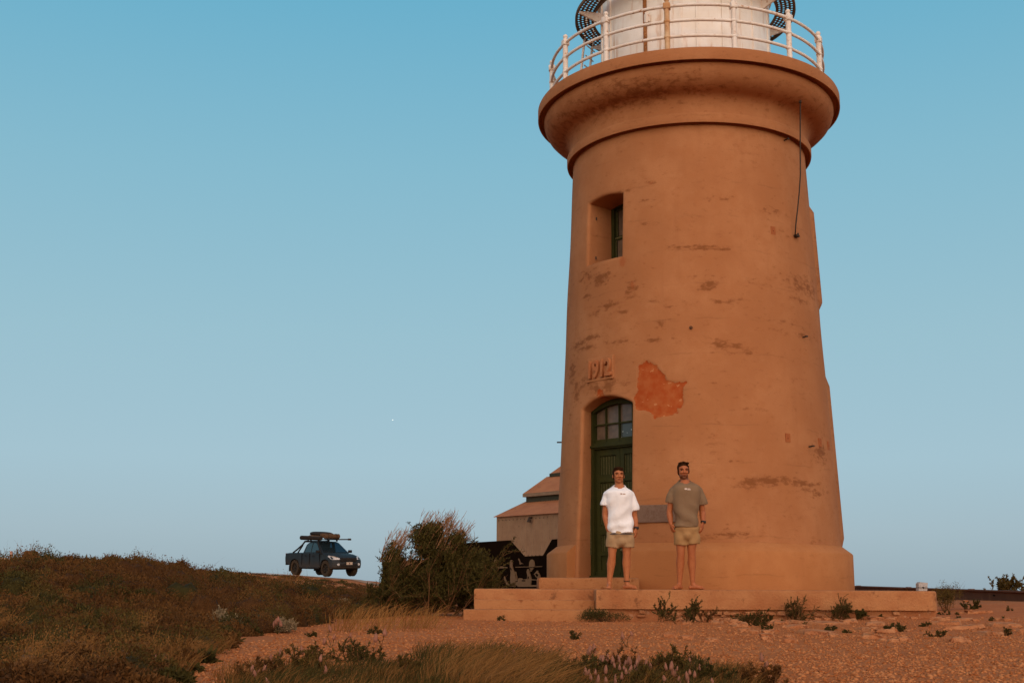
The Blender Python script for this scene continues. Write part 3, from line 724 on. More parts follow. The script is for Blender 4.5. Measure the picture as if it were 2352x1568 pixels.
# ------------------------------------------------------------------ terrain
def fbm(x, y, seed=0):
    r = np.zeros_like(x, dtype=float); rs_ = np.random.RandomState(seed)
    for o in range(5):
        for _ in range(3):
            th = rs_.uniform(0, 6.28); fr = 2.0**o*rs_.uniform(.8, 1.25); ph = rs_.uniform(0, 6.28)
            r += np.sin((x*math.cos(th)+y*math.sin(th))*fr+ph)/(3*1.9**o)
    return r
def road_z(x): return np.interp(x, [-44, -24, -15.9, -12.2, -8.1, -6.9, -3.5, 2], [1.5, 1.08, .78, .63, .36, .10, -.4, -1.1])
def hgt(x, y):
    x = np.asarray(x, float); y = np.asarray(y, float)
    h = -.43 + .66*sstep(-2.3, -6.7, x)*sstep(5, 19, y)*(1-.7*sstep(23, 32, y))
    h = h + .035*fbm(x*.9, y*.9, 1)*sstep(-1.2, -3.5, x) + .012*fbm(x*1.5, y*1.5, 2)
    # rocky rise at the right
    h = h + .16*sstep(4.5, 9, x)*sstep(14, 22, y) + .05*sstep(3.2, 5.5, x)*sstep(13.5, 16.5, y)
    # back slope up to the road on the left
    k = sstep(33, 61, y)*sstep(1.5, -3.5, x); h = h*(1-k) + (road_z(x)-.03)*k
    # the headland falls away behind
    h = h - 26*sstep(71, 220, y)**1.2 - 3.0*sstep(34, 70, y)*sstep(-3, 4, x)
    h = h - 22*sstep(40, 190, np.abs(x))*sstep(0, 60, np.abs(x)-15)
    h = h - 24*sstep(25, 200, -y)
    return h
xs = np.unique(np.concatenate([np.linspace(-900, -60, 22), np.linspace(-60, -14, 60), np.linspace(-14, 11, 180), np.linspace(11, 60, 60), np.linspace(60, 900, 22)]))
ys = np.unique(np.concatenate([np.linspace(-900, -20, 24), np.linspace(-20, 3, 24), np.linspace(3, 26, 180), np.linspace(26, 75, 120), np.linspace(75, 900, 40)]))
X, Y = np.meshgrid(xs, ys, indexing='ij'); Z = hgt(X, Y); nx, ny = X.shape
I = np.arange(nx*ny).reshape(nx, ny)
F = np.stack([I[:-1, :-1], I[1:, :-1], I[1:, 1:], I[:-1, 1:]], -1).reshape(-1, 4)
def ground_mat():
    n = NB('red_gravel_soil', .95, .1); co = n.coord()
    a = n.noise(co, .55, 5, .6); b = n.noise(co, 5, 6, .65)
    v = n.voro(co, 55); v2 = n.voro(co, 55, 'F1', 'Color')
    soil = n.mix(n.ramp(a, .35, .65), (.40, .110, .026), (.43, .135, .038))
    soil = n.mix(n.math('MULTIPLY', n.ramp(b, .45, .7), .6), soil, (.30, .082, .022))
    sepc = n.node('ShaderNodeSeparateColor'); n.link(v2, sepc.inputs[0])
    peb = n.mix(sepc.outputs[0], (.30, .085, .026), (.52, .20, .08))
    m = n.math('MULTIPLY', n.ramp(v, .55, .25), .75)
    n.color(n.mix(m, soil, peb))
    h = n.math('ADD', n.math('MULTIPLY', n.ramp(v, .6, .0), .6), n.math('MULTIPLY', b, .8)); n.bump(h, .8, .015); return n.m
M_GROUND = ground_mat()
GROUND = obj('ground', npmesh('ground', np.stack([X, Y, Z], -1).reshape(-1, 3), [F], M_GROUND, smooth=True), None, 'red gravelly headland ground', None, None, 'structure')
# sea far below the headland
sm = NB('sea_water', .15, .5); sm.color((.04, .10, .14))
S = 30000; obj('sea', npmesh('sea', np.array([(-S,-S,-22.0),(S,-S,-22.0),(S,S,-22.0),(-S,S,-22.0)]), [np.array([(0,1,2,3)])], sm.m), None, None, None, None, 'structure')
# road on the crest: strip following the ground
t = np.linspace(-40, -4.5, 90); V = []; Fr = []
for i, x in enumerate(t):
    yc = 65.5
    for w in (-2.6, -1.3, 0, 1.3, 2.6): V.append((x, yc+w, road_z(x)+.02-.004*w*w))
for i in range(len(t)-1):
    for k in range(4): Fr.append((i*5+k, (i+1)*5+k, (i+1)*5+k+1, i*5+k+1))
obj('road', npmesh('road', np.array(V), [np.array(Fr)], mat_mottled('pale_worn_asphalt', (.42, .235, .14), (.36, .19, .105), .8, .95, None, .3, .01)), None, None, None, None, 'structure')
# flat limestone ledges to the right, each a piece of the ground
M_LIME = mat_mottled('limestone', (.48, .195, .078), (.36, .115, .038), 4, .95, (.20, .06, .02), 1.0, .03, fine=28)
rs = np.random.RandomState(11)
spots = []
for (u, v, w) in [(1560,1424,.5),(1625,1418,.7),(1700,1425,.8),(1650,1432,.5),(1760,1432,.6),(1730,1440,.5),(1800,1430,.7),(1850,1425,.6),(1900,1432,.8),(1830,1445,.5),(1880,1450,.7),(1950,1442,.6),
                  (1960,1425,.6),(2010,1435,.7),(2040,1420,.6),(2080,1432,.8),(2020,1455,.7),(2110,1450,.7),(2150,1430,.6),(2190,1445,.8),(2230,1425,.7),(2260,1460,.8),(2310,1440,.8),(2340,1470,.8),(2290,1410,.8),(2180,1412,.6),
                  (2240,1402,.7),(2330,1415,.8),(2150,1470,.7),(2060,1472,.6),(1960,1468,.5),(2220,1480,.7),(1915,1415,.5),(2010,1412,.5),(2105,1416,.5),(2340,1398,.8),(2270,1392,.7),(1690,1412,.4),(1590,1413,.4),(1780,1417,.5)]:
    d = ray(u, v); Yr = 16.0
    for _ in range(12): Yr = min(30, max(6, (float(hgt(d[0]*Yr/d[1], Yr))-EYE)*d[1]/d[2])) if d[2] < 0 else 30
    spots.append((d[0]*Yr/d[1], Yr, w))
for (x, y, w) in spots[::2]+spots[1:14:2]:
    y = min(y, 17.0) if x < 6.2 else y
    n = rs.randint(11, 16); x += rs.normal(0, .12); y += rs.normal(0, .35); z = float(hgt(x, y)); bm = bmesh.new(); th = np.sort(rs.uniform(0, 6.28, n))
    k = w*rs.uniform(.22, .46); vs = [bm.verts.new((k*math.cos(t)*rs.uniform(.55, 1.15), k*.8*math.sin(t)*rs.uniform(.55, 1.15), 0)) for t in th]
    f = bm.faces.new(vs); ex = bmesh.ops.extrude_face_region(bm, geom=[f])
    for g in ex['geom']:
        if isinstance(g, bmesh.types.BMVert): g.co.z += rs.uniform(.028, .058); g.co.x *= .9; g.co.y *= .9
    tf = [f for f in bm.faces if f.normal.z > .5 or True]
    bmesh.ops.bevel(bm, geom=bm.edges[:], offset=.010, segments=1, affect='EDGES')
    bmesh.ops.triangulate(bm, faces=bm.faces[:]); bmesh.ops.recalc_face_normals(bm, faces=bm.faces[:])
    for q in bm.verts: q.co.z += rs.uniform(-.006, .006)
    me = bpy.data.meshes.new('rock'); bm.to_mesh(me); bm.free(); me.materials.append(M_LIME)
    o = obj('rock', me, GROUND); o.location = (x, y, z-.012); o.rotation_euler = (rs.uniform(-.06, .06), rs.uniform(-.06, .06), rs.uniform(0, 6.28))
# scattered broken stones near the platform, each a piece of the ground
for k in range(70):
    uu = rs.uniform(1480, 2352); vv = rs.uniform(1408, 1470) if k % 3 else rs.uniform(1400, 1430); d = ray(uu, vv)
    yy = min(29, max(6, (-.40-EYE)*d[1]/d[2])) if d[2] < -.002 else 28; xx = d[0]*yy/d[1]; q = rs.uniform(.02, .065)
    if yy > 17.3 and xx < 6.1: yy = 17.2; xx = d[0]*yy/d[1]
    blob_stone((xx, yy, float(hgt(xx, yy))+q*.2), (q*1.3, q, q*.55), rs, 'rock', M_LIME, GROUND, Vector((0, 0, 0)))
# loose gravel: too many to count
def pebbles(N, x0, x1, y0, y1, smin, smax, seed, mask):
    rs = np.random.RandomState(seed); 
    # denser near the camera so that it stays even in view
    t = rs.rand(N*2); y = 1/(1/y0+(1/y1-1/y0)*t); x = x0+(x1-x0)*rs.rand(N*2)
    x = x*(.35+.65*(y-y0)/(y1-y0)) if False else x
    ok = mask(x, y); x, y = x[ok][:N], y[ok][:N]; n = len(x)
    s = smin+(smax-smin)*rs.rand(n)**3
    base = np.array([(1,0,0),(-1,0,0),(0,1,0),(0,-1,0),(0,0,1),(0,0,-1),(.6,.6,.3),(-.6,.6,.3)])[:6]
    V = base[None]*s[:, None, None]*np.stack([rs.uniform(.7, 1.3, n), rs.uniform(.7, 1.2, n), rs.uniform(.35, .7, n)], -1)[:, None]
    V *= rs.uniform(.75, 1.2, V.shape)
    a = rs.rand(n)*6.28; c, q = np.cos(a)[:, None], np.sin(a)[:, None]; tl = rs.uniform(-.4, .4, n)[:, None]
    Xv = V[..., 0]*c-V[..., 1]*q; Yv = V[..., 0]*q+V[..., 1]*c; Zv = V[..., 2]+Xv*tl*.6
    V = np.stack([Xv+x[:, None], Yv+y[:, None], Zv+hgt(x, y)[:, None]+s[:, None]*.15], -1).reshape(-1, 3)
    T = np.array([(0,2,4),(2,1,4),(1,3,4),(3,0,4),(2,0,5),(1,2,5),(3,1,5),(0,3,5)])
    F = (T[None]+6*np.arange(n)[:, None, None]).reshape(-1, 3)
    return V, F, np.repeat(rs.rand(n), 6)
gm = NB('gravel_pebbles', .95, .1); tt = gm.attr('tint')
gm.color(gm.mix(gm.ramp(tt, .05, .95, False), (.32, .090, .024), (.50, .185, .065)))
def gmask(x, y): return (x > -2.4+.35*np.sin(y*1.3)) & (x/y < .46) & (x/y > -.45) & ~((y > 17.36) & (x > -.66))
V, F, T = pebbles(36000, -3, 8.5, 5.4, 19, .006, .021, 21, gmask)
obj('gravel', npmesh('gravel', V, [F], gm.m, {'tint': T}), None, 'loose reddish gravel in front of the platform', 'gravel', None, 'stuff')

# ------------------------------------------------------------------ corrugated shed behind the tower
M_CORR = mat_mottled('cream_corrugated_iron', (.28, .155, .078), (.24, .125, .06), 3, .6, (.18, .09, .04), .1, .004, .3)
M_ROOF = mat_mottled('red_brown_roof_iron', (.36, .135, .050), (.30, .105, .038), 2.5, .65, (.20, .075, .035), .1, .004, .3)
M_TRIM = mat_mottled('dark_olive_trim', (.05, .04, .02), (.035, .03, .014), 6, .6)
M_CREAM = mat_mottled('cream_trim', (.26, .16, .09), (.21, .12, .065), 6, .6)
th = math.atan2(-.78, .62)
SH = thing('corrugated_shed', 'corrugated iron shed with stepped red-brown roof behind the tower', 'shed', (-.41, 36.0, -.55), th)
# local x runs along the front wall, local y to the back (left-hand normal), z up from -.55
def corr(x0, x1, f, nrow=2, pitch=.076, amp=.011, lift=None):
    """corrugated sheet: f(x, t) -> (point, normal) for t in 0..1"""
    n = int((x1-x0)/pitch*4); V = []; F = []
    for i in range(n+1):
        x = x0+(x1-x0)*i/n; a = amp*math.sin(2*math.pi*(x-x0)/pitch)
        for j in range(nrow+1):
            p, nn = f(x, j/nrow); V.append(Vector(p)+Vector(nn)*a)
    for i in range(n):
        for j in range(nrow): F.append((i*(nrow+1)+j, (i+1)*(nrow+1)+j, (i+1)*(nrow+1)+j+1, i*(nrow+1)+j+1))
    return MB().add(V, F)
SLEN = 6.6; E1, E2 = 2.60, 3.20           # lean-to eave, upper eave (above the shed's own base)
for x0, x1 in ((0, 1.63), (1.62, 3.2), (3.2, 4.9), (4.9, SLEN)):
    part('wall_sheet', corr(x0-.003, x1+.003, lambda x, t: ((x, 0, t*E1), (0, -1, 0))), M_CORR, SH, smooth=True)
part('side_wall', MB().box((.0, .65, E1/2), (.04, 1.30, E1)), M_CORR, SH); part('side_wall', MB().box((SLEN, 2.4, 1.5), (.04, 4.6, 3.0)), M_CORR, SH)
part('lean_to_roof', corr(-.06, SLEN, lambda x, t: ((x, -.10+t*1.5, E1-.02+t*.62), (0, -.4, .9))), M_ROOF, SH, smooth=True)
part('upper_wall', MB().box((SLEN/2+.3, 3.0, 1.6), (SLEN-.6, 3.2, 3.25)), M_CORR, SH)
part('post', MB().box((.52, 1.30, 2.9), (.09, .09, .75)), M_CREAM, SH)
part('gutter', MB().box((SLEN/2+.1, .98, E2+.06), (SLEN+.1, .12, .10)), M_CREAM, SH)
part('fascia', MB().box((SLEN/2+.1, 1.06, E2-.07), (SLEN+.05, .05, .16)), M_TRIM, SH)
RT = math.tan(rad(31))
part('upper_roof', corr(.05, SLEN, lambda x, t: ((x, .92+t*.95, E2+.10+t*.95*RT), (0, -.45, .89))), M_ROOF, SH, smooth=True)
part('roof_step', MB().box((SLEN/2+.2, 1.84, E2+.10+.95*RT+.03), (SLEN-.1, .08, .10)), M_TRIM, SH)
part('ridge_roof', corr(.25, SLEN, lambda x, t: ((x, 1.80+t*1.6, E2+.16+.95*RT+t*1.6*RT), (0, -.45, .89))), M_ROOF, SH, smooth=True)
part('gable', MB().prism([(1.0, E2), (1.9, E2+.55), (3.4, E2+1.50), (4.7, E2)], .32, .36, 'x'), M_CREAM, SH)
part('back_roof', MB().add([(.25, 3.40, E2+1.61), (SLEN, 3.40, E2+1.61), (SLEN, 4.9, E2), (.25, 4.9, E2)], [(0,1,2,3)]), M_ROOF, SH)
part('lamp', MB().box((1.62, -.06, E1-.10), (.05, .10, .05)).tube([(1.62, -.10, E1-.12), (1.62, -.12, E1-.22)], [.035, .06]), M_DARK, SH)
o = part('fixing_screws', (lambda b: [b.ball((x, -.014, z), .014, 5, 4) for x in np.arange(.1, 2.4, .17) for z in (E1-.12, 1.45)] and b)(MB()), M_DARK, SH); o['kind'] = 'stuff'

# ------------------------------------------------------------------ black steel panel with silhouettes
PA = np.array([-1.23, 28.0]); PD = np.array([.548, -.836]); PNv = np.array([-.836, -.548])
def on_panel(u, v, off=0.0):
    d = ray(u, v); n = np.array([-.836, -.548]); o = PA + n*off
    t = (o@n)/(d[:2]@n); return d*t + np.array([0, 0, EYE])
def z3(x, y): return (1780+x/5.345)/1.7415, (2120+y/5.345)/1.7415
PANEL = thing('steel_silhouette_panel', 'black cut steel panel with pale figure and bird silhouettes beside the steps', 'panel', (PA[0], PA[1], -.5))
def plate(name, pts, off, thick, mat):
    n3 = Vector((PNv[0], PNv[1], 0)); P = [Vector(on_panel(u, v, off)) - Vector((PA[0], PA[1], -.5)) for u, v in pts]
    k = len(P); b = MB().add(P + [p - n3*thick for p in P], [tuple(range(k)), tuple(range(k, 2*k))[::-1]] + [(i, (i+1) % k, k+(i+1) % k, k+i) for i in range(k)])
    me = b.mesh(name, mat); bm = bmesh.new(); bm.from_mesh(me); bmesh.ops.triangulate(bm, faces=[f for f in bm.faces if len(f.verts) > 4]); bm.to_mesh(me); bm.free()
    return obj(name, me, PANEL)
plate('sheet', [(1053,1247),(1171,1240),(1203.6,1277),(1247,1275),(1267.6,1238),(1312,1235),(1312,1366),(1037,1366),(1037,1285),(1031,1272)], 0, .02, M_BLACK)
plate('sheet', [(878,1290),(1000,1282),(1020,1270),(1045,1285),(1045,1366),(878,1366)], -.03, .02, M_BLACK)
M_SIL = mat_mottled('brushed_pale_steel', (.20, .11, .055), (.17, .09, .044), 20, .8, None, .1, .003, .1)
SILS = {
 'swimmer': [(1060,630),(1075,622),(1092,632),(1098,680),(1090,740),(1150,760),(1320,785),(1325,805),(1200,808),(1105,812),(1092,860),(1085,950),(1068,950),(1060,1000),(1120,985),(1160,930),(1222,905),(1225,915),(1170,945),(1140,995),(1090,1015),(1075,1060),(1090,1130),(1115,1200),(1070,1200),(1045,1120),(1045,980),(1055,880),(1050,800),(960,790),(970,760),(1045,752),(1058,740),(1048,700),(1048,660)],
 'standing_figure': [(1388,655),(1410,632),(1432,640),(1438,690),(1436,760),(1450,830),(1475,890),(1490,880),(1490,960),(1515,1040),(1560,1075),(1500,1085),(1500,1200),(1340,1200),(1300,1130),(1265,1060),(1255,990),(1268,980),(1290,1050),(1320,1110),(1370,1165),(1395,1140),(1392,1000),(1402,900),(1384,780),(1380,700)],
 'flying_bird': [(1560,600),(1572,598),(1592,650),(1610,690),(1640,700),(1665,718),(1640,712),(1615,725),(1595,722),(1586,705),(1596,698)],
 'sun_disc': [(1852+57*math.cos(t), 745+125*math.sin(t)) for t in np.linspace(math.pi*.95, 2.05*math.pi, 18)] + [(1905,775),(1800,775)],
 'sun_reflection': [(1800,800),(1898,798),(1890,820),(1872,825),(1868,845),(1850,850),(1846,875),(1828,880),(1820,850),(1832,838),(1812,825)],
 'horizon_bar': [(1503,778),(2068,766),(2068,778),(1503,791)],
 'seated_figure': [(1555,1035),(1580,1020),(1645,1022),(1652,1045),(1710,1045),(1755,1030),(1758,960),(1742,880),(1755,830),(1778,820),(1795,860),(1812,930),(1842,1040),(1990,1055),(1990,1068),(1842,1064),(1835,1140),(1830,1165),(2030,1168),(2040,1205),(1560,1205),(1510,1155),(1510,1110),(1555,1090)],
 'pelican': [(1895,940),(1945,880),(1962,858),(1980,862),(1985,900),(2015,930),(2032,990),(2030,1010),(1985,1018),(1982,1055),(1970,1055),(1968,1012),(1930,985),(1915,945)],
 'pole': [(1500,880),(1508,880),(1540,1045),(1530,1048)],
}
for k, p in SILS.items(): plate(k, [z3(x, y) for x, y in p], .035 if k not in ('horizon_bar', 'pole') else .062, .02, M_SIL)
for (pts) in ([(1925,930),(1955,915),(1990,960),(1960,990)], [(1070,770),(1088,760),(1090,800),(1075,820)], [(1645,1062),(1710,1062),(1710,1085),(1645,1085)], [(1770,985),(1785,985),(1778,1035),(1768,1035)], [(1390,790),(1405,800),(1420,850),(1405,845)]):
    plate('cut_out', [z3(x, y) for x, y in pts], .045, .008, M_BLACK)

# ------------------------------------------------------------------ rusty steel beam at the right
g0, g1 = pix(1935, 1343.5, 39.0), pix(2420, 1358.5, 26.0)
dv = Vector(g1)-Vector(g0); yaw = math.atan2(dv.y, dv.x); tilt = -math.asin(dv.z/dv.length); L = dv.length
BM_ = thing('steel_barrier_beam', 'long rusty brown steel barrier beam along the ground at right', 'barrier', tuple(g0))
BM_.rotation_euler = (0, tilt, yaw)
M_BEAM = mat_mottled('rusty_brown_steel', (.17, .058, .022), (.12, .04, .015), 1.5, .7, (.22, .09, .04), .3, .008)
part('beam', MB().prism([(-.12,0),(.10,0),(.10,-.035),(.02,-.06),(.02,-.24),(.10,-.265),(.10,-.30),(-.12,-.30),(-.12,-.265),(-.05,-.24),(-.05,-.06),(-.12,-.035)], 0, L, 'x'), M_BEAM, BM_)
for t in np.arange(1.0, L, 3.9): part('post', MB().box((t, .16, -.30), (.14, .11, .62)), M_BEAM, BM_)
part('bolt_hole', MB().box((L*.80, -.055, -.12), (.09, .012, .03)), M_BLACK, BM_)
# ------------------------------------------------------------------ pickup truck on the road
TF = np.array([.65, -.76]); tz = .575
TR = thing('pickup_truck', 'dark blue double cab pickup truck with loaded roof rack parked on the road', 'truck', (-9.98, 66.0, tz), math.atan2(TF[1], TF[0]))
TR.rotation_euler = (rad(1.6), rad(1.3), math.atan2(TF[1], TF[0]))
def paint(name, c, rough=.3, spec=.5):
    n = NB(name, rough, spec); co = n.coord(); a = n.noise(co, 3, 4, .6); z = n.node('ShaderNodeSeparateXYZ'); n.link(co, z.inputs[0])
    col = n.mix(n.ramp(a, .35, .7), c, tuple(k*1.35 for k in c))
    dust = n.math('MULTIPLY', n.ramp(n.math('ADD', z.outputs[2], n.math('MULTIPLY', a, .35)), 1.15, .55), .65)
    n.color(n.mix(dust, col, (.055, .032, .018))); return n.m
M_TRK = paint('dark_blue_car_paint', (.016, .020, .022), .55, .15)
M_TRIMB = mat_mottled('black_plastic', (.018, .012, .008), (.012, .008, .006), 6, .7)
M_TYRE = mat_mottled('dusty_tyre', (.055, .032, .016), (.035, .02, .010), 14, .9)
M_RIM = mat_mottled('dark_rim', (.02, .013, .008), (.035, .022, .012), 10, .5)
M_TGL = NB('car_glass', .06, .7).color((.010, .016, .018)).m
M_LAMP = mat_mottled('headlight_lens', (.55, .48, .42), (.42, .36, .32), 12, .2, None, .05, .002, .6)
M_BAG = mat_mottled('black_canvas', (.018, .010, .006), (.028, .016, .009), 5, .85)
M_TAN = mat_mottled('tan_canvas', (.30, .15, .07), (.22, .11, .05), 5, .85)
def arc(cx, cz, r, a0, a1, n=9): return [(cx+r*math.cos(t), cz+r*math.sin(t)) for t in np.linspace(a0, a1, n)]
FA, RA, WR = 1.54, -1.54, .405
prof = [(-2.50, .70), (-2.54, 1.0), (-2.52, 1.20), (-.80, 1.22), (1.10, 1.20), (1.55, 1.16), (2.10, 1.06), (2.34, .94), (2.42, .80), (2.44, .60), (2.36, .50)]
prof += arc(FA, .44, .50, .12, math.pi-.12, 9) + [(.95, .44), (-.95, .44)] + arc(RA, .44, .50, .12, math.pi-.12, 9) + [(-2.15, .58)]
def loft_prism(prof, ys, inset):
    """side profile across the width, pulled in towards the sides and rounded in plan at the nose"""
    V = []; n = len(prof)
    for y in ys:
        e = abs(y)/ys[-1]
        for x, z in prof:
            xx = x - (max(0, x-1.7)*.30*e**3) ; zz = z - (.05*e**6 if z > .9 else 0)
            yy = y*(1 - inset*max(0, z-.85)); V.append((xx, yy, zz))
    m = len(ys); F = [tuple(range(n)), tuple((m-1)*n+i for i in range(n))[::-1]]
    for j in range(m-1):
        for i in range(n): F.append((j*n+i, j*n+(i+1) % n, (j+1)*n+(i+1) % n, (j+1)*n+i))
    return MB().add(V, F)
body = loft_prism(prof, [-.89, -.84, -.6, 0, .6, .84, .89], .10)
def tpart(name, mb, mat, parent=TR, smooth=35): return part(name, mb, mat, parent, smooth=smooth)
bd = tpart('body', body, M_TRK)
tri = bmesh.new(); tri.from_mesh(bd.data); bmesh.ops.triangulate(tri, faces=[f for f in tri.faces if len(f.verts) > 4]); tri.to_mesh(bd.data); tri.free()
# wheel arch liners and underbody
tpart('underbody', MB().box((0, 0, .50), (4.2, 1.1, .30)), M_TRIMB)
for ax in (FA, RA):
    for sy in (-1, 1):
        tpart('arch_liner', MB().box((ax, sy*.55, .72), (.98, .50, .42)), M_TRIMB)
# cab
cp = [(-.80, 1.17), (-.66, 1.66), (-.52, 1.76), (-.25, 1.81), (.25, 1.80), (.42, 1.76), (1.18, 1.17)]
V = []; ys = [-.80, 0, .80]
for y in (-1, -.85, 0, .85, 1):
    for x, z in cp:
        t = (z-1.17)/.64; w = .82-.19*t; V.append((x, y*w, z - (.05 if abs(y) == 1 else .008*abs(y))*t))
n = len(cp); F = [tuple(range(n)), tuple(4*n+i for i in range(n))[::-1]]
for j in range(4):
    for i in range(n): F.append((j*n+i, j*n+(i+1) % n, (j+1)*n+(i+1) % n, (j+1)*n+i))
cab = tpart('cab', MB().add(V, F), M_TRK)
def side_pt(x, z, sy, off): t = (z-1.17)/.64; return (x, sy*(.82-.19*t+off - .0), z)
for sy in (-1, 1):
    for poly in ([(-.62, 1.24), (-.54, 1.62), (-.40, 1.70), (-.06, 1.72), (-.04, 1.24)], [(.04, 1.24), (.03, 1.72), (.26, 1.71), (.40, 1.66), (.86, 1.24)]):
        P = [side_pt(x, z, sy, .006) for x, z in poly]; Q = [side_pt(x, z, sy, -.02) for x, z in poly]; k = len(P)
        tpart('side_window', MB().add(P+Q, [tuple(range(k)), tuple(range(k, 2*k))[::-1]] + [(i, (i+1) % k, k+(i+1) % k, k+i) for i in range(k)]), M_TGL)
def quad(name, pts, mat, parent=TR, th=.012):
    P = [Vector(p) for p in pts]; nn = (P[1]-P[0]).cross(P[2]-P[0]).normalized()*th; k = len(P)
    return tpart(name, MB().add([p+nn for p in P]+[p-nn for p in P], [tuple(range(k)), tuple(range(k, 2*k))[::-1]] + [(i, (i+1) % k, k+(i+1) % k, k+i) for i in range(k)]), mat, parent, False)
quad('windscreen', [(1.12, -.72, 1.222), (1.12, .72, 1.222), (.50, .575, 1.705), (.50, -.575, 1.705)], M_TGL)
quad('rear_window', [(-.775, -.62, 1.30), (-.775, .62, 1.30), (-.675, .52, 1.64), (-.675, -.52, 1.64)], M_TGL)
for sy in (-1, 1):
    tpart('mirror', MB().box((.98, sy*1.0, 1.27), (.13, .20, .15), bev=.03).box((1.0, sy*.88, 1.22), (.05, .12, .04)), M_TRIMB)
    for x in (-.45, .35): tpart('door_handle', MB().box((x, sy*.885, 1.05), (.14, .03, .035)), M_TRIMB)
    for x in (-.02, -.80, .98): tpart('door_gap', MB().box((x, sy*.868, .86), (.012, .05, .62)), M_BLACK)
    tpart('side_step', MB().tube([(-.95, sy*.88, .42), (.95, sy*.88, .42)], .045, 8), M_TRIMB)
    # headlight
    hp = [(2.28, .97), (2.10, 1.03), (1.80, 1.05), (1.98, .92), (2.2, .84), (2.34, .84)]
    quad('headlight', [(2.165, sy*.865, .86), (1.80, sy*.888, 1.02), (1.86, sy*.865, 1.065), (2.18, sy*.72, 1.035), (2.36, sy*.52, .94), (2.385, sy*.55, .86)], M_LAMP, th=.025)
    tpart('fog_light', MB().tube([(2.36, sy*.62, .62), (2.43, sy*.62, .62)], .06, 10), M_LAMP)
    tpart('tail_light', MB().box((-2.52, sy*.80, 1.0), (.06, .12, .34), bev=.01), mat_mottled('red_lens', (.25, .02, .01), (.2, .015, .01), 8, .3))
    tpart('mud_flap', MB().box((RA-.52, sy*.78, .36), (.02, .26, .30)), M_TRIMB)
    # sports bar
    tpart('sports_bar', MB().tube([(-1.95, sy*.74, 1.2), (-1.55, sy*.72, 1.38), (-1.10, sy*.68, 1.62), (-.88, sy*.66, 1.80), (-.62, sy*.60, 1.83)], .045, 8).tube([(-1.45, sy*.74, 1.2), (-1.05, sy*.69, 1.60)], .04, 8), M_TRIMB)
tpart('sports_hoop', MB().tube([(-.88, -.66, 1.80), (-.88, .66, 1.80)], .045, 8), M_TRIMB)
gr = tpart('grille', MB().box((2.40, 0, .86), (.07, .98, .20), bev=.015), M_TRIMB)
for k in range(3): tpart('grille_bar', MB().box((2.437, 0, .80+.06*k), (.012, .94, .014)), M_RIM, gr)
tpart('front_bumper', MB().add(*(lambda b: (b.v, b.f))(loft_prism([(2.0, .44), (2.30, .40), (2.44, .46), (2.47, .62), (2.40, .74), (2.0, .74)], [-.87, -.84, -.55, 0, .55, .84, .87], 0))), M_TRK)
tpart('bumper_intake', MB().box((2.455, 0, .60), (.04, 1.0, .14), bev=.01), M_TRIMB)
pl_ = tpart('number_plate', MB().box((2.485, 0, .67), (.012, .37, .13)), mat_mottled('plate_white', (.50, .34, .24), (.44, .3, .2), 8, .5))
tpart('plate_mark', MB().box((2.493, 0, .67), (.004, .05, .07)), M_DARK, pl_)
tpart('rear_bumper', MB().box((-2.58, 0, .62), (.14, 1.6, .16), bev=.02), M_TRIMB)
tpart('snorkel', MB().tube([(1.12, -.88, 1.14), (1.05, -.86, 1.25), (.52, -.70, 1.72), (.48, -.70, 1.92)], .03, 8), M_TRIMB)
# wheels
def wheel(ax, sy):
    w = obj('wheel', None, TR); w.location = (ax, sy*.76, WR); 
    M = Matrix.Rotation(math.pi/2, 4, 'X')
    t = MB().lathe([(.25, -.12), (.33, -.135), (.385, -.125), (.405, -.09), (.405, .09), (.385, .125), (.33, .135), (.25, .12)], 28)
    part('tyre', t, M_TYRE, w, M, 35)
    r = MB().lathe([(.26, -.10), (.25, -.05), (.10, -.02), (.0, -.03)], 20).lathe([(.26, .10), (.25, .05), (.10, .02), (.0, .03)], 20)
    for k in range(6):
        a = k*math.pi/3
        for s_ in (-1, 1): r.box((.15*math.cos(a), .15*math.sin(a), s_*.055), (.20, .06, .04), Matrix.Rotation(a, 3, 'Z'))
    part('rim', r, M_RIM, w, M, 35)
    tr = MB()
    for k in range(22):
        a = 2*math.pi*k/22
        for s_ in (-1, 1): tr.box((.405*math.cos(a+.07*s_), .405*math.sin(a+.07*s_), s_*.075), (.025, .07, .08), Matrix.Rotation(a, 3, 'Z'))
    part('tread', tr, M_TYRE, w, M)['kind'] = 'stuff'
for ax in (FA, RA):
    for sy in (-1, 1): wheel(ax, sy)
rk = obj('roof_rack', None, TR)
for x in (-.45, .35):
    part('crossbar', MB().box((x, 0, 1.90), (.07, 1.30, .035)), M_TRIMB, rk)
    for sy in (-1, 1): part('rack_foot', MB().box((x, sy*.56, 1.845), (.09, .06, .10)), M_TRIMB, rk)
part('ladder_bar', MB().box((.75, .35, 1.90), (2.3, .16, .06), bev=.01), M_DARK, rk); part('bar_end', MB().box((1.905, .35, 1.90), (.04, .19, .10)), M_DARK, rk)
part('awning', MB().tube([(-1.30, -.66, 2.0), (-1.26, -.66, 2.0), (.70, -.66, 1.96), (.74, -.66, 1.96)], [.08, .12, .12, .08], 10), M_BAG, rk, smooth=40)
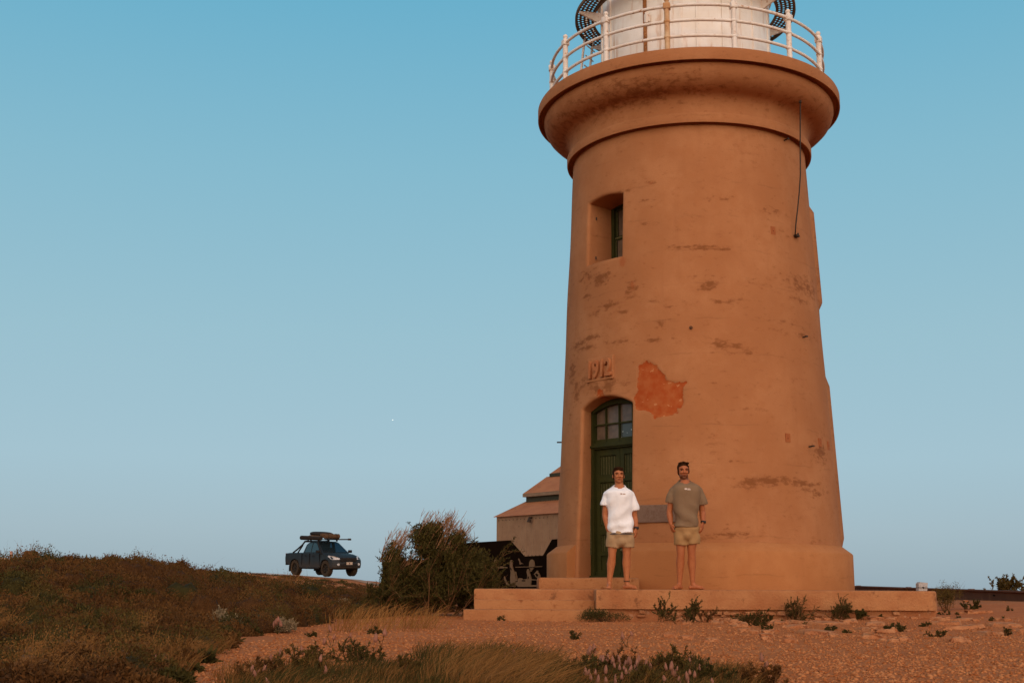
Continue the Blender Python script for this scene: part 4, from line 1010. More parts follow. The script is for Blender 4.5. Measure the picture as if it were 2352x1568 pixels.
# things lying on the rack
Mt = Matrix.Translation(TR.location) @ TR.rotation_euler.to_matrix().to_4x4()
def on_truck(name, label, cat, p):
    o = thing(name, label, cat); o.matrix_world = Mt @ Matrix.Translation(p); return o
bb = on_truck('board_bag', 'black board bag with tan underside strapped on the truck roof', 'bag', (-.15, 0, 1.95))
def board(zs, w, L0, L1, mat, name, z0, th):
    V = []; F = []; n = 14; m = 10
    for i in range(n+1):
        x = L0+(L1-L0)*i/n; e = max(.12, math.sin(math.pi*min(1, max(0, (i+.6)/(n+1.2))))**.45)
        for k in range(m):
            t = 2*math.pi*k/m; V.append((x, w*e*math.cos(t), z0+th*e**.5*math.sin(t)-.035*(i/n)*2))
    for i in range(n):
        for k in range(m): F.append((i*m+k, i*m+(k+1) % m, (i+1)*m+(k+1) % m, (i+1)*m+k))
    F += [tuple(range(m))[::-1], tuple(n*m+k for k in range(m))]
    part(name, MB().add(V, F), mat, bb, smooth=50)
board(None, .36, -1.25, .95, M_TAN, 'board', .15, .07); board(None, .33, -1.15, .85, M_BAG, 'cover', .27, .14)
sw = on_truck('swag_roll', 'brown canvas roll at the front of the truck roof load', 'bag', (.80, -.05, 2.06))
part('roll', MB().tube([(0, -.48, 0), (0, -.44, 0), (0, .44, 0), (0, .48, 0)], [.08, .13, .13, .08], 12).box((-.22, -.2, .04), (.34, .6, .24), bev=.05), mat_mottled('brown_canvas', (.11, .052, .022), (.075, .036, .016), 5, .9), sw, smooth=40)
for y in (-.25, .25): part('strap', MB().tube([(.135*math.cos(t), y, .135*math.sin(t)) for t in np.linspace(0, 2*math.pi, 15)], .012, 5), M_BAG, sw)
# ------------------------------------------------------------------ the two men
from mathutils.bvhtree import BVHTree
def fuse(mb, voxel, smooth=4, fac=.5):
    me = mb.mesh('tmp'); o = bpy.data.objects.new('tmp', me); COL.objects.link(o)
    r = o.modifiers.new('r', 'REMESH'); r.mode = 'VOXEL'; r.voxel_size = voxel; r.use_smooth_shade = True
    if smooth: s = o.modifiers.new('s', 'SMOOTH'); s.iterations = smooth; s.factor = fac
    bpy.context.view_layer.update(); dg = bpy.context.evaluated_depsgraph_get(); out = bpy.data.meshes.new_from_object(o.evaluated_get(dg))
    bpy.data.objects.remove(o); bpy.data.meshes.remove(me); out.materials.clear()
    out.polygons.foreach_set('use_smooth', np.ones(len(out.polygons), bool)); return out
def rtube(mb, pts, rad_, n=12, flat=None):
    """tube with rounded ends"""
    pts = [Vector(p) for p in pts]; rs = list(rad_)
    d0 = (pts[0]-pts[1]).normalized(); d1 = (pts[-1]-pts[-2]).normalized()
    P = [pts[0]+d0*rs[0]*.8, pts[0]+d0*rs[0]*.5]+pts+[pts[-1]+d1*rs[-1]*.5, pts[-1]+d1*rs[-1]*.8]
    R = [rs[0]*.35, rs[0]*.8]+rs+[rs[-1]*.8, rs[-1]*.35]
    mb.tube(P, R, n, True, flat)
def ell(mb, rows, n=20, cap=True):
    """stack of ellipses: (cx, cy, z, rx, ry)"""
    V = []; F = []; m = len(rows)
    for row in rows:
        cx, cy, z, rx, ry = row[:5]; sl = row[5] if len(row) > 5 else 0
        for k in range(n):
            t = 2*math.pi*k/n; c, s = math.cos(t), math.sin(t); V.append((cx+rx*math.copysign(abs(c)**.85, c), cy+ry*math.copysign(abs(s)**.85, s), z + sl*ry*math.copysign(abs(s)**.85, s)))
    for i in range(m-1):
        for k in range(n): F.append((i*n+k, i*n+(k+1) % n, (i+1)*n+(k+1) % n, (i+1)*n+k))
    F += [tuple(range(n))[::-1], tuple((m-1)*n+k for k in range(n))]; mb.add(V, F)
def skin_mat(name, c, beard):
    n = NB(name, .55, .3); co = n.coord(); a = n.noise(co, 22, 4, .6); b = n.noise(co, 90, 3, .6)
    col = n.mix(n.ramp(a, .35, .7), c, tuple(k*f for k, f in zip(c, (.86, .76, .7))))
    col = n.mix(n.math('MULTIPLY', n.attr('tone'), .75), col, tuple(k*f for k, f in zip(c, (.80, .52, .42))))
    bm_ = n.math('MULTIPLY', n.ramp(n.math('ADD', n.attr('beard'), n.math('MULTIPLY', n.math('SUBTRACT', n.noise(co, 160, 3, .6), .5), .6)), .3, .8), beard)
    n.color(n.mix(bm_, col, (.035, .014, .007))); n.bump(b, .12, .002); return n.m
def cloth_mat(name, c, rough=.9, bump=.25):
    n = NB(name, rough, .1); co = n.coord(); a = n.noise(co, 5, 4, .6); b = n.noise(n.mapping(co, (9, 9, 4)), 1.0, 4, .55, .6)
    n.color(n.mix(n.ramp(a, .3, .7), c, tuple(k*.93 for k in c))); n.bump(b, bump, .03); return n.m
def build_man(name, label, Yp, Z0, lmk, J, P):
    """J: joints in the enlarged view (x, y) with a depth; P: looks"""
    ox, oy = lmk
    base = pix((ox+P['foot'][0]/2.7037)/1.7415, (oy+P['foot'][1]/2.7037)/1.7415, Yp)
    root = thing(name, label, 'person', (base[0], Yp, 0))
    def L(x, y, d=0.0):
        p = pix((ox+x/2.7037)/1.7415, (oy+y/2.7037)/1.7415, Yp+d); return Vector((p[0]-base[0], d, p[2]))
    g = {k: L(*v) for k, v in J.items()}
    for k in ('ankL', 'ankR'): g[k].z = max(g[k].z, .085)
    b = MB()
    # trunk
    hm = (g['hipL']+g['hipR'])/2; sh = (g['shL']+g['shR'])/2; sw_ = (g['shR'].x-g['shL'].x)/2; nk = g['neck']
    ell(b, [(hm.x, hm.y, hm.z-.10, .12, .095), (hm.x, hm.y, hm.z-.02, .165, .115), (hm.x*.7+sh.x*.3, .0, hm.z+.12, .15, .105), (hm.x*.4+sh.x*.6, .0, hm.z+.28, .155, .11), (sh.x, .0, sh.z-.14, .175, .12), (sh.x, .005, sh.z, .15, .10), (nk.x*.5+sh.x*.5, .01, nk.z-.03, .09, .075)])
    hd = g['head']; tilt = P.get('tilt', 0); hh = P['hh']
    rtube(b, [(nk.x, .005, nk.z-.09), (nk.x, .008, nk.z-.03), (nk.x, .012, nk.z+.025), (hd.x, .012, hd.z-.06)], [.098, .085, .062, .058], 14)
    for s in 'LR':
        k = -1 if s == 'L' else 1
        rtube(b, [Vector((sh.x+k*sw_*.6, .0, g['sh'+s].z+.0)), g['sh'+s]], [.045, .048])
        rtube(b, [g['sh'+s], g['sh'+s].lerp(g['el'+s], .45), g['el'+s], g['el'+s].lerp(g['wr'+s], .3), g['wr'+s]], [.048, .047, .044, .047, .030], 12)
        rtube(b, [g['hip'+s], g['hip'+s].lerp(g['kn'+s], .5), g['kn'+s]+Vector((0, 0, .05)), g['kn'+s], g['kn'+s].lerp(g['ank'+s], .30)+Vector((0, .018, 0)), g['kn'+s].lerp(g['ank'+s], .65)+Vector((0, .008, 0)), g['ank'+s]], [.086, .076, .060, .055, .063, .045, .033], 14)
        # foot
        fd = Vector(P['foot'+s]).normalized(); lat = Vector((fd.y, -fd.x, 0)); A = g['ank'+s]; hl = Vector((A.x, A.y, .032))-fd*.035
        b.ball(hl, (.031, .031, .031)); rtube(b, [hl, hl+fd*.10+Vector((0, 0, .006)), hl+fd*.17+Vector((0, 0, -.008))], [.031, .034, .030], 12, None)
        rtube(b, [A, Vector((A.x, A.y, .055))+fd*.03, hl+fd*.12+Vector((0, 0, .004))], [.033, .032, .024])
        for q in range(5):
            o_ = (q-2)*.0165; ln = (.062, .058, .052, .045, .036)[q if k*0 == 0 else q]
            inner = 1 if s == 'L' else -1
            st = hl+fd*.155+lat*(-o_*inner*-1); st.z = .018
            rtube(b, [st, st+fd*ln*.6+Vector((0, 0, .004)), st+fd*ln+Vector((0, 0, -.004))], [.0115 if q else .0145, .010 if q else .0135, .0085 if q else .0115], 8)
        # hand: palm, four fingers, thumb
        W = g['wr'+s]; T = g['tip'+s]; hdv = (T-W).normalized(); hl_ = (T-W).length; side = Vector((-k*.35, -.93, 0)).normalized()
        side = (side-hdv*side.dot(hdv)).normalized(); nrm = hdv.cross(side).normalized()
        pc = W+hdv*hl_*.24
        MR = Matrix((side, nrm, hdv)).transposed()
        b.ball(pc, (.039, .019, hl_*.30), 12, 8, MR); b.ball(W+hdv*hl_*.36, (.038, .017, hl_*.16), 12, 8, MR)
        inn = -nrm if nrm.x*k > 0 else nrm
        for q in range(4):
            off = (q-1.5)*.0205; ln = hl_*(.50, .56, .52, .42)[q if True else q]
            st = W+hdv*hl_*.44-side*off*1.0
            p1 = st+hdv*ln*.42+inn*.004; p2 = p1+hdv*ln*.30+inn*ln*.16; p3 = p2+hdv*ln*.16+inn*ln*.20
            rtube(b, [st, p1, p2, p3], [.0098, .0092, .0084, .0072], 8)
        t0 = W+hdv*hl_*.14+side*.026; t1 = t0+hdv*hl_*.20+side*.024+inn*.008; t2 = t1+hdv*hl_*.18+side*.004+inn*.010
        rtube(b, [t0, t1, t2], [.0135, .0115, .0085], 8)
    # head
    Rt = Matrix.Rotation(P.get('turn', 0), 3, 'Z') @ Matrix.Rotation(tilt, 3, 'X')
    H = lambda x, y, z: hd + Rt @ Vector((x*hh, y*hh, z*hh))
    def hb(c, r, n=14, m=10): b.ball(H(*c), tuple(q*hh for q in r), n, m, Rt)
    hb((0, .02, .12), (.335, .40, .38), 20, 14); hb((0, -.10, -.06), (.295, .28, .36)); hb((0, -.14, -.26), (.235, .215, .20)); hb((0, -.24, -.40), (.125, .105, .09))
    hb((-.17, -.08, -.28), (.10, .20, .14)); hb((.17, -.08, -.28), (.10, .20, .14))
    hb((0, -.355, .095), (.24, .055, .055)); hb((-.16, -.31, -.10), (.10, .075, .08)); hb((.16, -.31, -.10), (.10, .075, .08))
    rtube(b, [H(0, -.37, .06), H(0, -.42, -.05), H(0, -.455, -.13)], [.030*hh, .042*hh, .056*hh], 10); hb((-.055, -.40, -.14), (.045, .05, .035)); hb((.055, -.40, -.14), (.045, .05, .035))
    hb((0, -.365, -.255), (.10, .045, .022)); hb((0, -.36, -.295), (.085, .045, .026))
    for k in (-1, 1): hb((k*.345, .03, -.03), (.045, .085, .13))
    me = fuse(b, .0062, 4, .5)
    # tones: hands, knees, lips redder; beard on the jaw
    N = len(me.vertices); co = np.zeros(N*3, np.float32); me.vertices.foreach_get('co', co); co = co.reshape(-1, 3)
    Ri = np.array(Rt.inverted()); hl = ((co-np.array(hd))@Ri.T)/hh
    dist = lambda c, r: np.exp(-(((hl-np.array(c))/np.array(r))**2).sum(1))
    tone = np.clip(dist((0, -.37, -.275), (.11, .1, .04))*1.3 + dist((-.16, -.36, .02), (.09, .1, .05))*.8+dist((.16, -.36, .02), (.09, .1, .05))*.8 + dist((0, -.44, -.17), (.09, .08, .03))*.6, 0, 1)
    for s in 'LR':
        d = np.linalg.norm(co-np.array(g['kn'+s]), axis=1); tone = np.maximum(tone, .35*np.exp(-(d/.07)**2))
        d = np.linalg.norm(co-np.array(g['tip'+s]), axis=1); tone = np.maximum(tone, .4*np.exp(-(d/.09)**2))
    tone = np.maximum(tone, .25*sstep(.12, .02, co[:, 2]))
    head = (abs(hl[:, 0]) < .42) & (hl[:, 2] > -.58) & (hl[:, 2] < .6)
    bea = np.where(head & (hl[:, 1] < .10), sstep(-.14, -.30, hl[:, 2])*sstep(-.60, -.47, hl[:, 2]), 0)*sstep(.12, -.05, hl[:, 1])
    bea = bea*(1-.95*dist((0, -.38, -.275), (.12, .15, .045)))
    bea = np.maximum(bea, .8*dist((0, -.40, -.215), (.13, .08, .028)))
    for k, v in (('tone', tone), ('beard', bea)):
        at = me.attributes.new(k, 'FLOAT', 'POINT'); at.data.foreach_set('value', v.astype(np.float32))
    me.materials.append(P['skin']); obj('body', me, root)
    # eyes, brows, teeth
    for k in (-1, 1):
        if P.get('eyes', True): obj('eye', MB().ball(H(k*.16, -.322, .015), (.052*hh, .045*hh, P.get('eyeh', .030)*hh), 10, 7, Rt).mesh('eye', M_DARK, True), root)
        br = MB(); rtube(br, [H(k*.07, -.405, .085), H(k*.15, -.398, .115), H(k*.26, -.345, .085)], [.020*hh, .024*hh, .012*hh], 7); obj('eyebrow', br.mesh('eyebrow', M_HAIR, True), root)
    mo = MB(); rtube(mo, [H(-.10, -.375, -.262), H(0, -.405, -.278), H(.10, -.375, -.262)], [.010*hh, .016*hh, .010*hh], 7); obj('mouth', mo.mesh('mouth', mat_mottled('lip', (.16, .045, .022), (.13, .035, .018), 20, .5), True), root)
    # hair cap
    hm_ = MB(); 
    def hh_(c, r, n=14, m=10): hm_.ball(H(*c), tuple(q*hh for q in r), n, m, Rt)
    hh_((0, .085, .235), (.36, .43, .30), 20, 14); hh_((0, .20, .02), (.35, .27, .36), 18, 12)
    for k in (-1, 1): hh_((k*.295, -.02, .06), (.065, .17, .22))
    rs_ = np.random.RandomState(P['seed'])
    for q in range(26):
        x = rs_.uniform(-.26, .26); hm_.ball(H(x, rs_.uniform(-.30, .10), .37+.10*math.cos(x*4.5)+P.get('quiff', 0)), (.08*hh, .10*hh, .07*hh), 8, 6, Rt)
    for x, z in P.get('fringe', ()): hm_.ball(H(x, -.33, z), (.07*hh, .05*hh, .07*hh), 8, 6, Rt)
    obj('hair', (lambda m_: (m_.materials.append(M_HAIR), m_)[1])(fuse(hm_, .007, 3)), root)
    # shirt
    s = MB(); hemL, hemR = L(*P['hem'][0]), L(*P['hem'][1]); hz = (hemL.z+hemR.z)/2; hx = (hemL.x+hemR.x)/2; hw = (hemR.x-hemL.x)/2
    ch = sh.z
    rows = []
    for t in np.linspace(0, 1, 9):
        z = hz+(nk.z-.15-hz)*t; rows.append((hx+(sh.x-hx)*t**.8, -.005, z, hw+(P['chest']-hw)*sstep(0, 1, t)-.012*math.sin(t*3.1), .145+.01*t-.012*math.sin(t*3.1)))
    zt = nk.z
    rows += [(sh.x, .0, zt-.105, P['chest'], .150), (sh.x, .003, zt-.075, P['chest']*.96, .138), (sh.x, .005, zt-.048, P['chest']*.82, .120, .1), (sh.x, .008, zt-.028, P['chest']*.64, .104, .2), ((sh.x+nk.x)/2, .01, zt-.012, .112, .088, .35), (nk.x, .012, zt-.004, .088, .078, .42)]
    ell(s, rows, 26)
    for q in 'LR':
        k = -1 if q == 'L' else 1; e = L(*P['slv'+q]); a0 = Vector((sh.x+k*sw_*.75, .0, g['sh'+q].z+.012))
        s.ball(g['sh'+q]+Vector((-k*.012, 0, -.004)), (.070, .076, .068), 14, 10)
        s.tube([g['sh'+q]+Vector((-k*.012, 0, .0)), g['sh'+q].lerp(e, .4)+Vector((k*.002, 0, 0)), g['sh'+q].lerp(e, .8)+Vector((k*.004, 0, 0)), e], [.064, .070, .074, .077], 14)
    sm_ = fuse(s, .009, 14)
    N = len(sm_.vertices); co = np.zeros(N*3, np.float32); sm_.vertices.foreach_get('co', co); co = co.reshape(-1, 3)
    nn = np.zeros(N*3, np.float32); sm_.vertices.foreach_get('normal', nn); nn = nn.reshape(-1, 3)
    lowf = sstep(ch-.10, hz, co[:, 2]); x_, z_ = co[:, 0]-hx, co[:, 2]-hz
    rs_ = np.random.RandomState(P['seed']+1); f = np.zeros(N)
    for _ in range(7):
        a = rs_.uniform(-.9, .9)+P.get('fold', .5); fr = rs_.uniform(16, 46); f += np.sin((x_*math.cos(a)-z_*math.sin(a)*.9)*fr+rs_.uniform(0, 6.28)+1.3*np.sin(z_*9+rs_.uniform(0, 6)))/7
    f = np.abs(f)**.75*np.sign(f)
    nn[:, 2] = 0; co += nn*(f*(.012+.026*lowf))[:, None]; sm_.vertices.foreach_set('co', co.ravel()); sm_.materials.append(P['shirt']); sm_.update()
    so = obj('t_shirt', sm_, root)
    bvh = BVHTree.FromPolygons([tuple(c) for c in co], [tuple(p.vertices) for p in sm_.polygons])
    # collar rib
    cb = MB(); cpts = []
    for t in np.linspace(0, 2*math.pi, 21): cpts.append((nk.x+.088*math.sin(t), .012-.080*math.cos(t), zt-.004-.034*math.cos(t)))
    cb.tube(cpts, .010, 6); obj('collar', cb.mesh('collar', P['shirt'], True), so)
    # printed mark
    lg = MB()
    for (x0, y0, x1, y1) in P['logo']:
        pts = []; nx_ = 6
        for j in (0, 1):
            for i in range(nx_+1):
                q = L(x0+(x1-x0)*i/nx_, y0 if j == 0 else y1); h = bvh.ray_cast(Vector((q.x, -.6, q.z)), Vector((0, 1, 0)))[0]
                pts.append((q.x, (h.y if h else -.16)-.003, q.z))
        lg.add(pts, [(i, i+1, nx_+1+i+1, nx_+1+i) for i in range(nx_)])
    obj('printed_mark', lg.mesh('printed_mark', P['logomat']), so)
    # shorts
    w = MB(); wz = hz+.05
    hl2 = {q: L(*P['leg'+q]) for q in 'LR'}
    ell(w, [(hm.x, 0, hm.z-.09, .165, .115), (hm.x, 0, hm.z, .185, .13), (hm.x, 0, hm.z+.07, .160, .112), (hm.x, 0, hm.z+.10, .14, .10)])
    w.ball((hm.x, -.01, hm.z-.10), (.13, .125, .10), 14, 10)
    for q in 'LR':
        k = -1 if q == 'L' else 1; e = hl2[q]
        w.tube([g['hip'+q]+Vector((0, 0, .02)), g['hip'+q].lerp(e, .5), e], [.105, .110, P['legw']], 18)
    wm_ = fuse(w, .010, 3); N = len(wm_.vertices); co = np.zeros(N*3, np.float32); wm_.vertices.foreach_get('co', co); co = co.reshape(-1, 3)
    nn = np.zeros(N*3, np.float32); wm_.vertices.foreach_get('normal', nn); nn = nn.reshape(-1, 3)
    f = np.sin(co[:, 0]*42+co[:, 2]*26)*.5+np.sin(co[:, 0]*23-co[:, 2]*40+1)*.5
    co += nn*(f*.007)[:, None]; wm_.vertices.foreach_set('co', co.ravel()); wm_.materials.append(P['shorts']); obj('shorts', wm_, root)
    if P.get('band'):
        wb_ = MB(); ell(wb_, [(hm.x, 0, L(*P['band'][0]).z, .190, .138), (hm.x, 0, hz-.004, .178, .128), (hm.x, 0, hz+.02, .15, .10)]); obj('waistband', wb_.mesh('waistband', cloth_mat('grey_waistband', (.11, .085, .075)), True), root)
    W = g['wrR']; hd_ = (g['tipR']-W).normalized()
    wt = MB(); wp = W-hd_*.012; wt.tube([wp-hd_*.012, wp+hd_*.012], .037, 12); wo = obj('watch', wt.mesh('watch', M_WATCH, 40), root)
    wf = MB().box(wp+Vector((.018, -.03, 0)), (.036, .02, .036), Matrix.Rotation(.5, 3, 'Z'), .006); obj('watch_face', wf.mesh('watch_face', M_WATCH), wo)
    if P.get('anklet'):
        A = g['ankR']; obj('anklet', MB().tube([(A.x+.042*math.cos(t), A.y+.042*math.sin(t), A.z+.03+.006*math.sin(t)) for t in np.linspace(0, 6.283, 15)], .006, 5).mesh('anklet', M_DARK, True), root)
    return root
M_HAIR = mat_mottled('dark_brown_hair', (.022, .008, .003), (.035, .013, .005), 60, .95, None, .5, .006, .03)
M_WATCH = NB('black_rubber', .5, .3).color((.012, .009, .007)).m
SK1 = skin_mat('tanned_skin', (.42, .135, .043), .22); SK2 = skin_mat('ruddy_skin', (.38, .110, .032), .65)
SHORT = cloth_mat('khaki_shorts', (.37, .215, .105), .9, .3); SHORT2 = cloth_mat('tan_shorts', (.34, .175, .068), .9, .3)
build_man('person', 'man in white t-shirt and khaki shorts standing barefoot before the green door', 17.78, 0, (2350, 1820),
  {'head': (335, 222), 'neck': (345, 335), 'shL': (212, 428, 0), 'shR': (468, 428, 0), 'elL': (190, 640, .03), 'elR': (508, 665, .04), 'wrL': (218, 795, -.01), 'wrR': (526, 795, .0), 'tipL': (238, 893, -.05), 'tipR': (524, 902, -.04),
   'hipL': (288, 850, 0), 'hipR': (425, 850, 0), 'knL': (266, 1085, -.01), 'knR': (424, 1075, .0), 'ankL': (235, 1385, .03), 'ankR': (424, 1380, .03)},
  dict(foot=(335, 1455), hh=.235, tilt=-.10, turn=.08, skin=SK1, seed=3, footL=(-.12, -1, 0), footR=(.80, -.6, 0), eyes=True, eyeh=.016, fringe=((-.02, .40), (.06, .36), (.09, .30), (-.15, .42), (.18, .42)),
       hem=((228, 831), (498, 852)), chest=.205, slvL=(193, 545, .01), slvR=(508, 600, .02), shirt=cloth_mat('white_cotton', (.84, .76, .71), .9, .35), logo=((345, 418, 366, 432), (372, 420, 400, 432)), logomat=NB('faded_print', .9, .1).color((.42, .27, .20)).m,
       shorts=SHORT, legL=(270, 1000), legR=(430, 998), legw=.098, band=((335, 858),), fold=.7, anklet=True))
build_man('person', 'taller bearded man in grey-olive t-shirt and tan shorts standing barefoot', 17.85, 0, (2620, 1820),
  {'head': (306, 172), 'neck': (322, 282), 'shL': (188, 388, 0), 'shR': (482, 388, 0), 'elL': (156, 615, .03), 'elR': (512, 605, .05), 'wrL': (172, 742, -.01), 'wrR': (520, 730, .0), 'tipL': (194, 842, -.05), 'tipR': (502, 852, -.05),
   'hipL': (283, 795, 0), 'hipR': (400, 795, 0), 'knL': (279, 1075, -.01), 'knR': (396, 1065, .0), 'ankL': (266, 1390, .03), 'ankR': (408, 1392, .03)},
  dict(foot=(340, 1462), hh=.245, tilt=-.02, turn=.03, skin=SK2, seed=9, footL=(-.62, -.78, 0), footR=(.93, -.36, 0), quiff=.03, eyeh=.030,
       hem=((205, 775), (465, 785)), chest=.215, slvL=(155, 515, .01), slvR=(518, 535, .02), shirt=cloth_mat('grey_olive_cotton', (.215, .125, .066), .95, .35), logo=((304, 364, 330, 380), (334, 367, 364, 373), (334, 376, 370, 384)), logomat=NB('white_print', .9, .1).color((.62, .47, .38)).m,
       shorts=SHORT2, legL=(283, 975), legR=(412, 962), legw=.105, fold=-.2))
# ------------------------------------------------------------------ vegetation
VIEW = np.array([0, 1, .12])
def veg_mat(name, dark, light, rough=.85, trans=.0):
    n = NB(name, rough, .12); t = n.attr('tint'); co = n.coord(); a = n.noise(co, 2.5, 3, .6)
    n.color(n.mix(n.math('ADD', n.math('MULTIPLY', t, .75), n.math('MULTIPLY', n.ramp(a, .3, .7), .25)), dark, light)); return n.m
def unit(a): return a/np.maximum(np.linalg.norm(a, axis=-1, keepdims=True), 1e-9)
class Veg:
    def __init__(s, seed): s.V = []; s.Q = []; s.T = []; s.t = []; s.n = 0; s.r = np.random.RandomState(seed)
    def blades(s, P, D, L, W, B, tint):
        """tapered two-piece blades: base P, unit direction D, length L, width W, bend vector B (as share of length)"""
        n = len(P); L = np.broadcast_to(L, (n,))[:, None]; W = np.broadcast_to(W, (n,))[:, None]
        side = unit(np.cross(D, s.r.normal(size=(n, 3))*.6+VIEW))
        m = P+D*L*.55+B*L*.25; e = P+D*L*.9+B*L
        V = np.stack([P-side*W*.5, P+side*W*.5, m-side*W*.4, m+side*W*.4, e], 1).reshape(-1, 3)
        i = s.n+5*np.arange(n)[:, None]
        s.Q.append(i+np.array([[0, 1, 3, 2]])); s.T.append(i+np.array([[2, 3, 4]])); s.V.append(V); s.t.append(np.repeat(tint, 5)); s.n += 5*n
    def leaves(s, P, D, L, W, tint):
        n = len(P); L = np.broadcast_to(L, (n,))[:, None]; W = np.broadcast_to(W, (n,))[:, None]
        side = unit(np.cross(D, s.r.normal(size=(n, 3))))
        V = np.stack([P, P+D*L*.45-side*W*.5, P+D*L, P+D*L*.45+side*W*.5], 1).reshape(-1, 3)
        s.Q.append(s.n+4*np.arange(n)[:, None]+np.array([[0, 1, 2, 3]])); s.V.append(V); s.t.append(np.repeat(tint, 4)); s.n += 4*n
    def sticks(s, lines, n=4):
        for pts, r0, r1, tint in lines:
            pts = np.asarray(pts, float); m = len(pts); t = unit(np.gradient(pts, axis=0)); up = np.array([.31, .2, .93])
            a = unit(np.cross(t, up)); b = np.cross(t, a); rr = np.linspace(r0, r1, m)[:, None]
            V = np.stack([pts+(a*math.cos(q)+b*math.sin(q))*rr for q in np.linspace(0, 2*math.pi, n, endpoint=False)], 1).reshape(-1, 3)
            I = s.n+np.arange(m*n).reshape(m, n); J = np.roll(I, -1, axis=1)
            s.Q.append(np.stack([I[:-1], J[:-1], J[1:], I[1:]], -1).reshape(-1, 4)); s.V.append(V); s.t.append(np.full(len(V), tint)); s.n += len(V)
    def mesh(s, name, mat, origin=(0, 0, 0)):
        V = np.concatenate(s.V)-np.array(origin); f = []
        if s.Q: f.append(np.concatenate(s.Q))
        if s.T: f.append(np.concatenate(s.T))
        return npmesh(name, V, f, mat, {'tint': np.concatenate(s.t)})
_TY = np.concatenate([np.linspace(4.8, 14, 90), np.linspace(14.2, 61.5, 120)])
def ground_hit(u, v):
    """where lines of sight meet the ground"""
    u = np.atleast_1d(np.asarray(u, float)); v = np.atleast_1d(np.asarray(v, float))
    D = np.stack([ray(a, b) for a, b in zip(u, v)]); K = _TY[None]/D[:, 1:2]
    G = D[:, 2:3]*K+EYE-hgt(D[:, 0:1]*K, np.repeat(_TY[None], len(u), 0)); hit = G <= 0
    i = np.clip(hit.argmax(1), 1, len(_TY)-1); ar = np.arange(len(u)); g0, g1 = G[ar, i-1], G[ar, i]
    best = _TY[i-1]+(_TY[i]-_TY[i-1])*np.clip(g0/np.where(abs(g0-g1) < 1e-9, 1, g0-g1), 0, 1); best[~hit.any(1)] = np.nan
    X = D[:, 0]*best/D[:, 1]; return X, best, hgt(np.nan_to_num(X), np.nan_to_num(best))
M_SCRUB = veg_mat('heath_scrub', (.055, .020, .0045), (.150, .060, .014))
M_OLIVE = veg_mat('olive_leaf', (.050, .028, .005), (.125, .072, .015))
M_DKLEAF = veg_mat('dark_leaf', (.030, .021, .004), (.080, .056, .011))
M_STRAW = veg_mat('dry_straw', (.13, .050, .011), (.30, .130, .035))
M_PALE = veg_mat('pale_silver_leaf', (.12, .075, .032), (.32, .21, .11))
M_TWIG = veg_mat('twig_bark', (.09, .034, .011), (.20, .085, .032))
M_DEAD = veg_mat('bleached_wood', (.26, .14, .07), (.42, .25, .14))
M_PINK = veg_mat('pink_flower', (.22, .08, .046), (.33, .14, .085), .9)
M_RFLOW = veg_mat('white_petal', (.6, .48, .36), (.7, .56, .42))
def edge_x(y): return np.interp(y, [5, 6, 8, 10, 13, 16, 18, 20, 22], [-1.6, -1.75, -2.05, -2.3, -2.5, -2.35, -1.9, -1.7, -1.2])

# --- low heath on the left rise (nobody could count it)
def cushions(vg, C, R, H, K, ll, lw, twigs=0, lean=(0, 0, 0), t0=0., t1=1.):
    """mounded cushions of small leaves and twigs: centres C (n,3), radius R, height H"""
    r = vg.r; n = len(C); a = r.uniform(0, 6.283, (n, K)); ph = r.uniform(0, 6.283, (n, 1)); sz = r.rand(n, K)**.75
    rr = np.sqrt(1-sz**2); lump = 1+.13*np.sin(a*3+ph)+.10*np.sin(a*5-ph*2+sz*6)+.08*np.sin(sz*11+ph*3+a)
    e = (.74+.30*r.rand(n, K))*lump
    d = np.stack([np.cos(a)*rr, np.sin(a)*rr, sz], -1)
    P = C[:, None]+d*np.stack([R, R, H], -1)[:, None]*e[..., None]+np.array(lean)*(sz*H[:, None])[..., None]
    D = unit(d*.55+r.normal(0, .75, (n, K, 3))+np.array([.05, 0, .12]))
    tint = np.clip(t0+(t1-t0)*(.55*r.rand(n, 1)+.25*r.rand(n, K)+.6*(lump-.9)), 0, 1)
    m = n*K; vg.leaves(P.reshape(m, 3), D.reshape(m, 3), ll*r.uniform(.6, 1.4, m), lw*r.uniform(.7, 1.3, m), tint.ravel())
    if twigs:
        k = twigs; a = r.uniform(0, 6.283, (n, k)); e = r.rand(n, k)
        P = C[:, None]+np.stack([np.cos(a)*e*R[:, None]*.6, np.sin(a)*e*R[:, None]*.6, H[:, None]*.25*np.ones((n, k))], -1)
        D = unit(np.stack([np.cos(a)*e+r.normal(0, .3, (n, k)), np.sin(a)*e+r.normal(0, .3, (n, k)), np.ones((n, k))], -1)); m = n*k
        vg.blades(P.reshape(m, 3), D.reshape(m, 3), (H[:, None]*r.uniform(.6, 1.25, (n, k))).ravel(), lw*.55, np.array([.12, 0, 0])+r.normal(0, .14, (m, 3)), np.clip(.35+.65*r.rand(m), 0, 1))
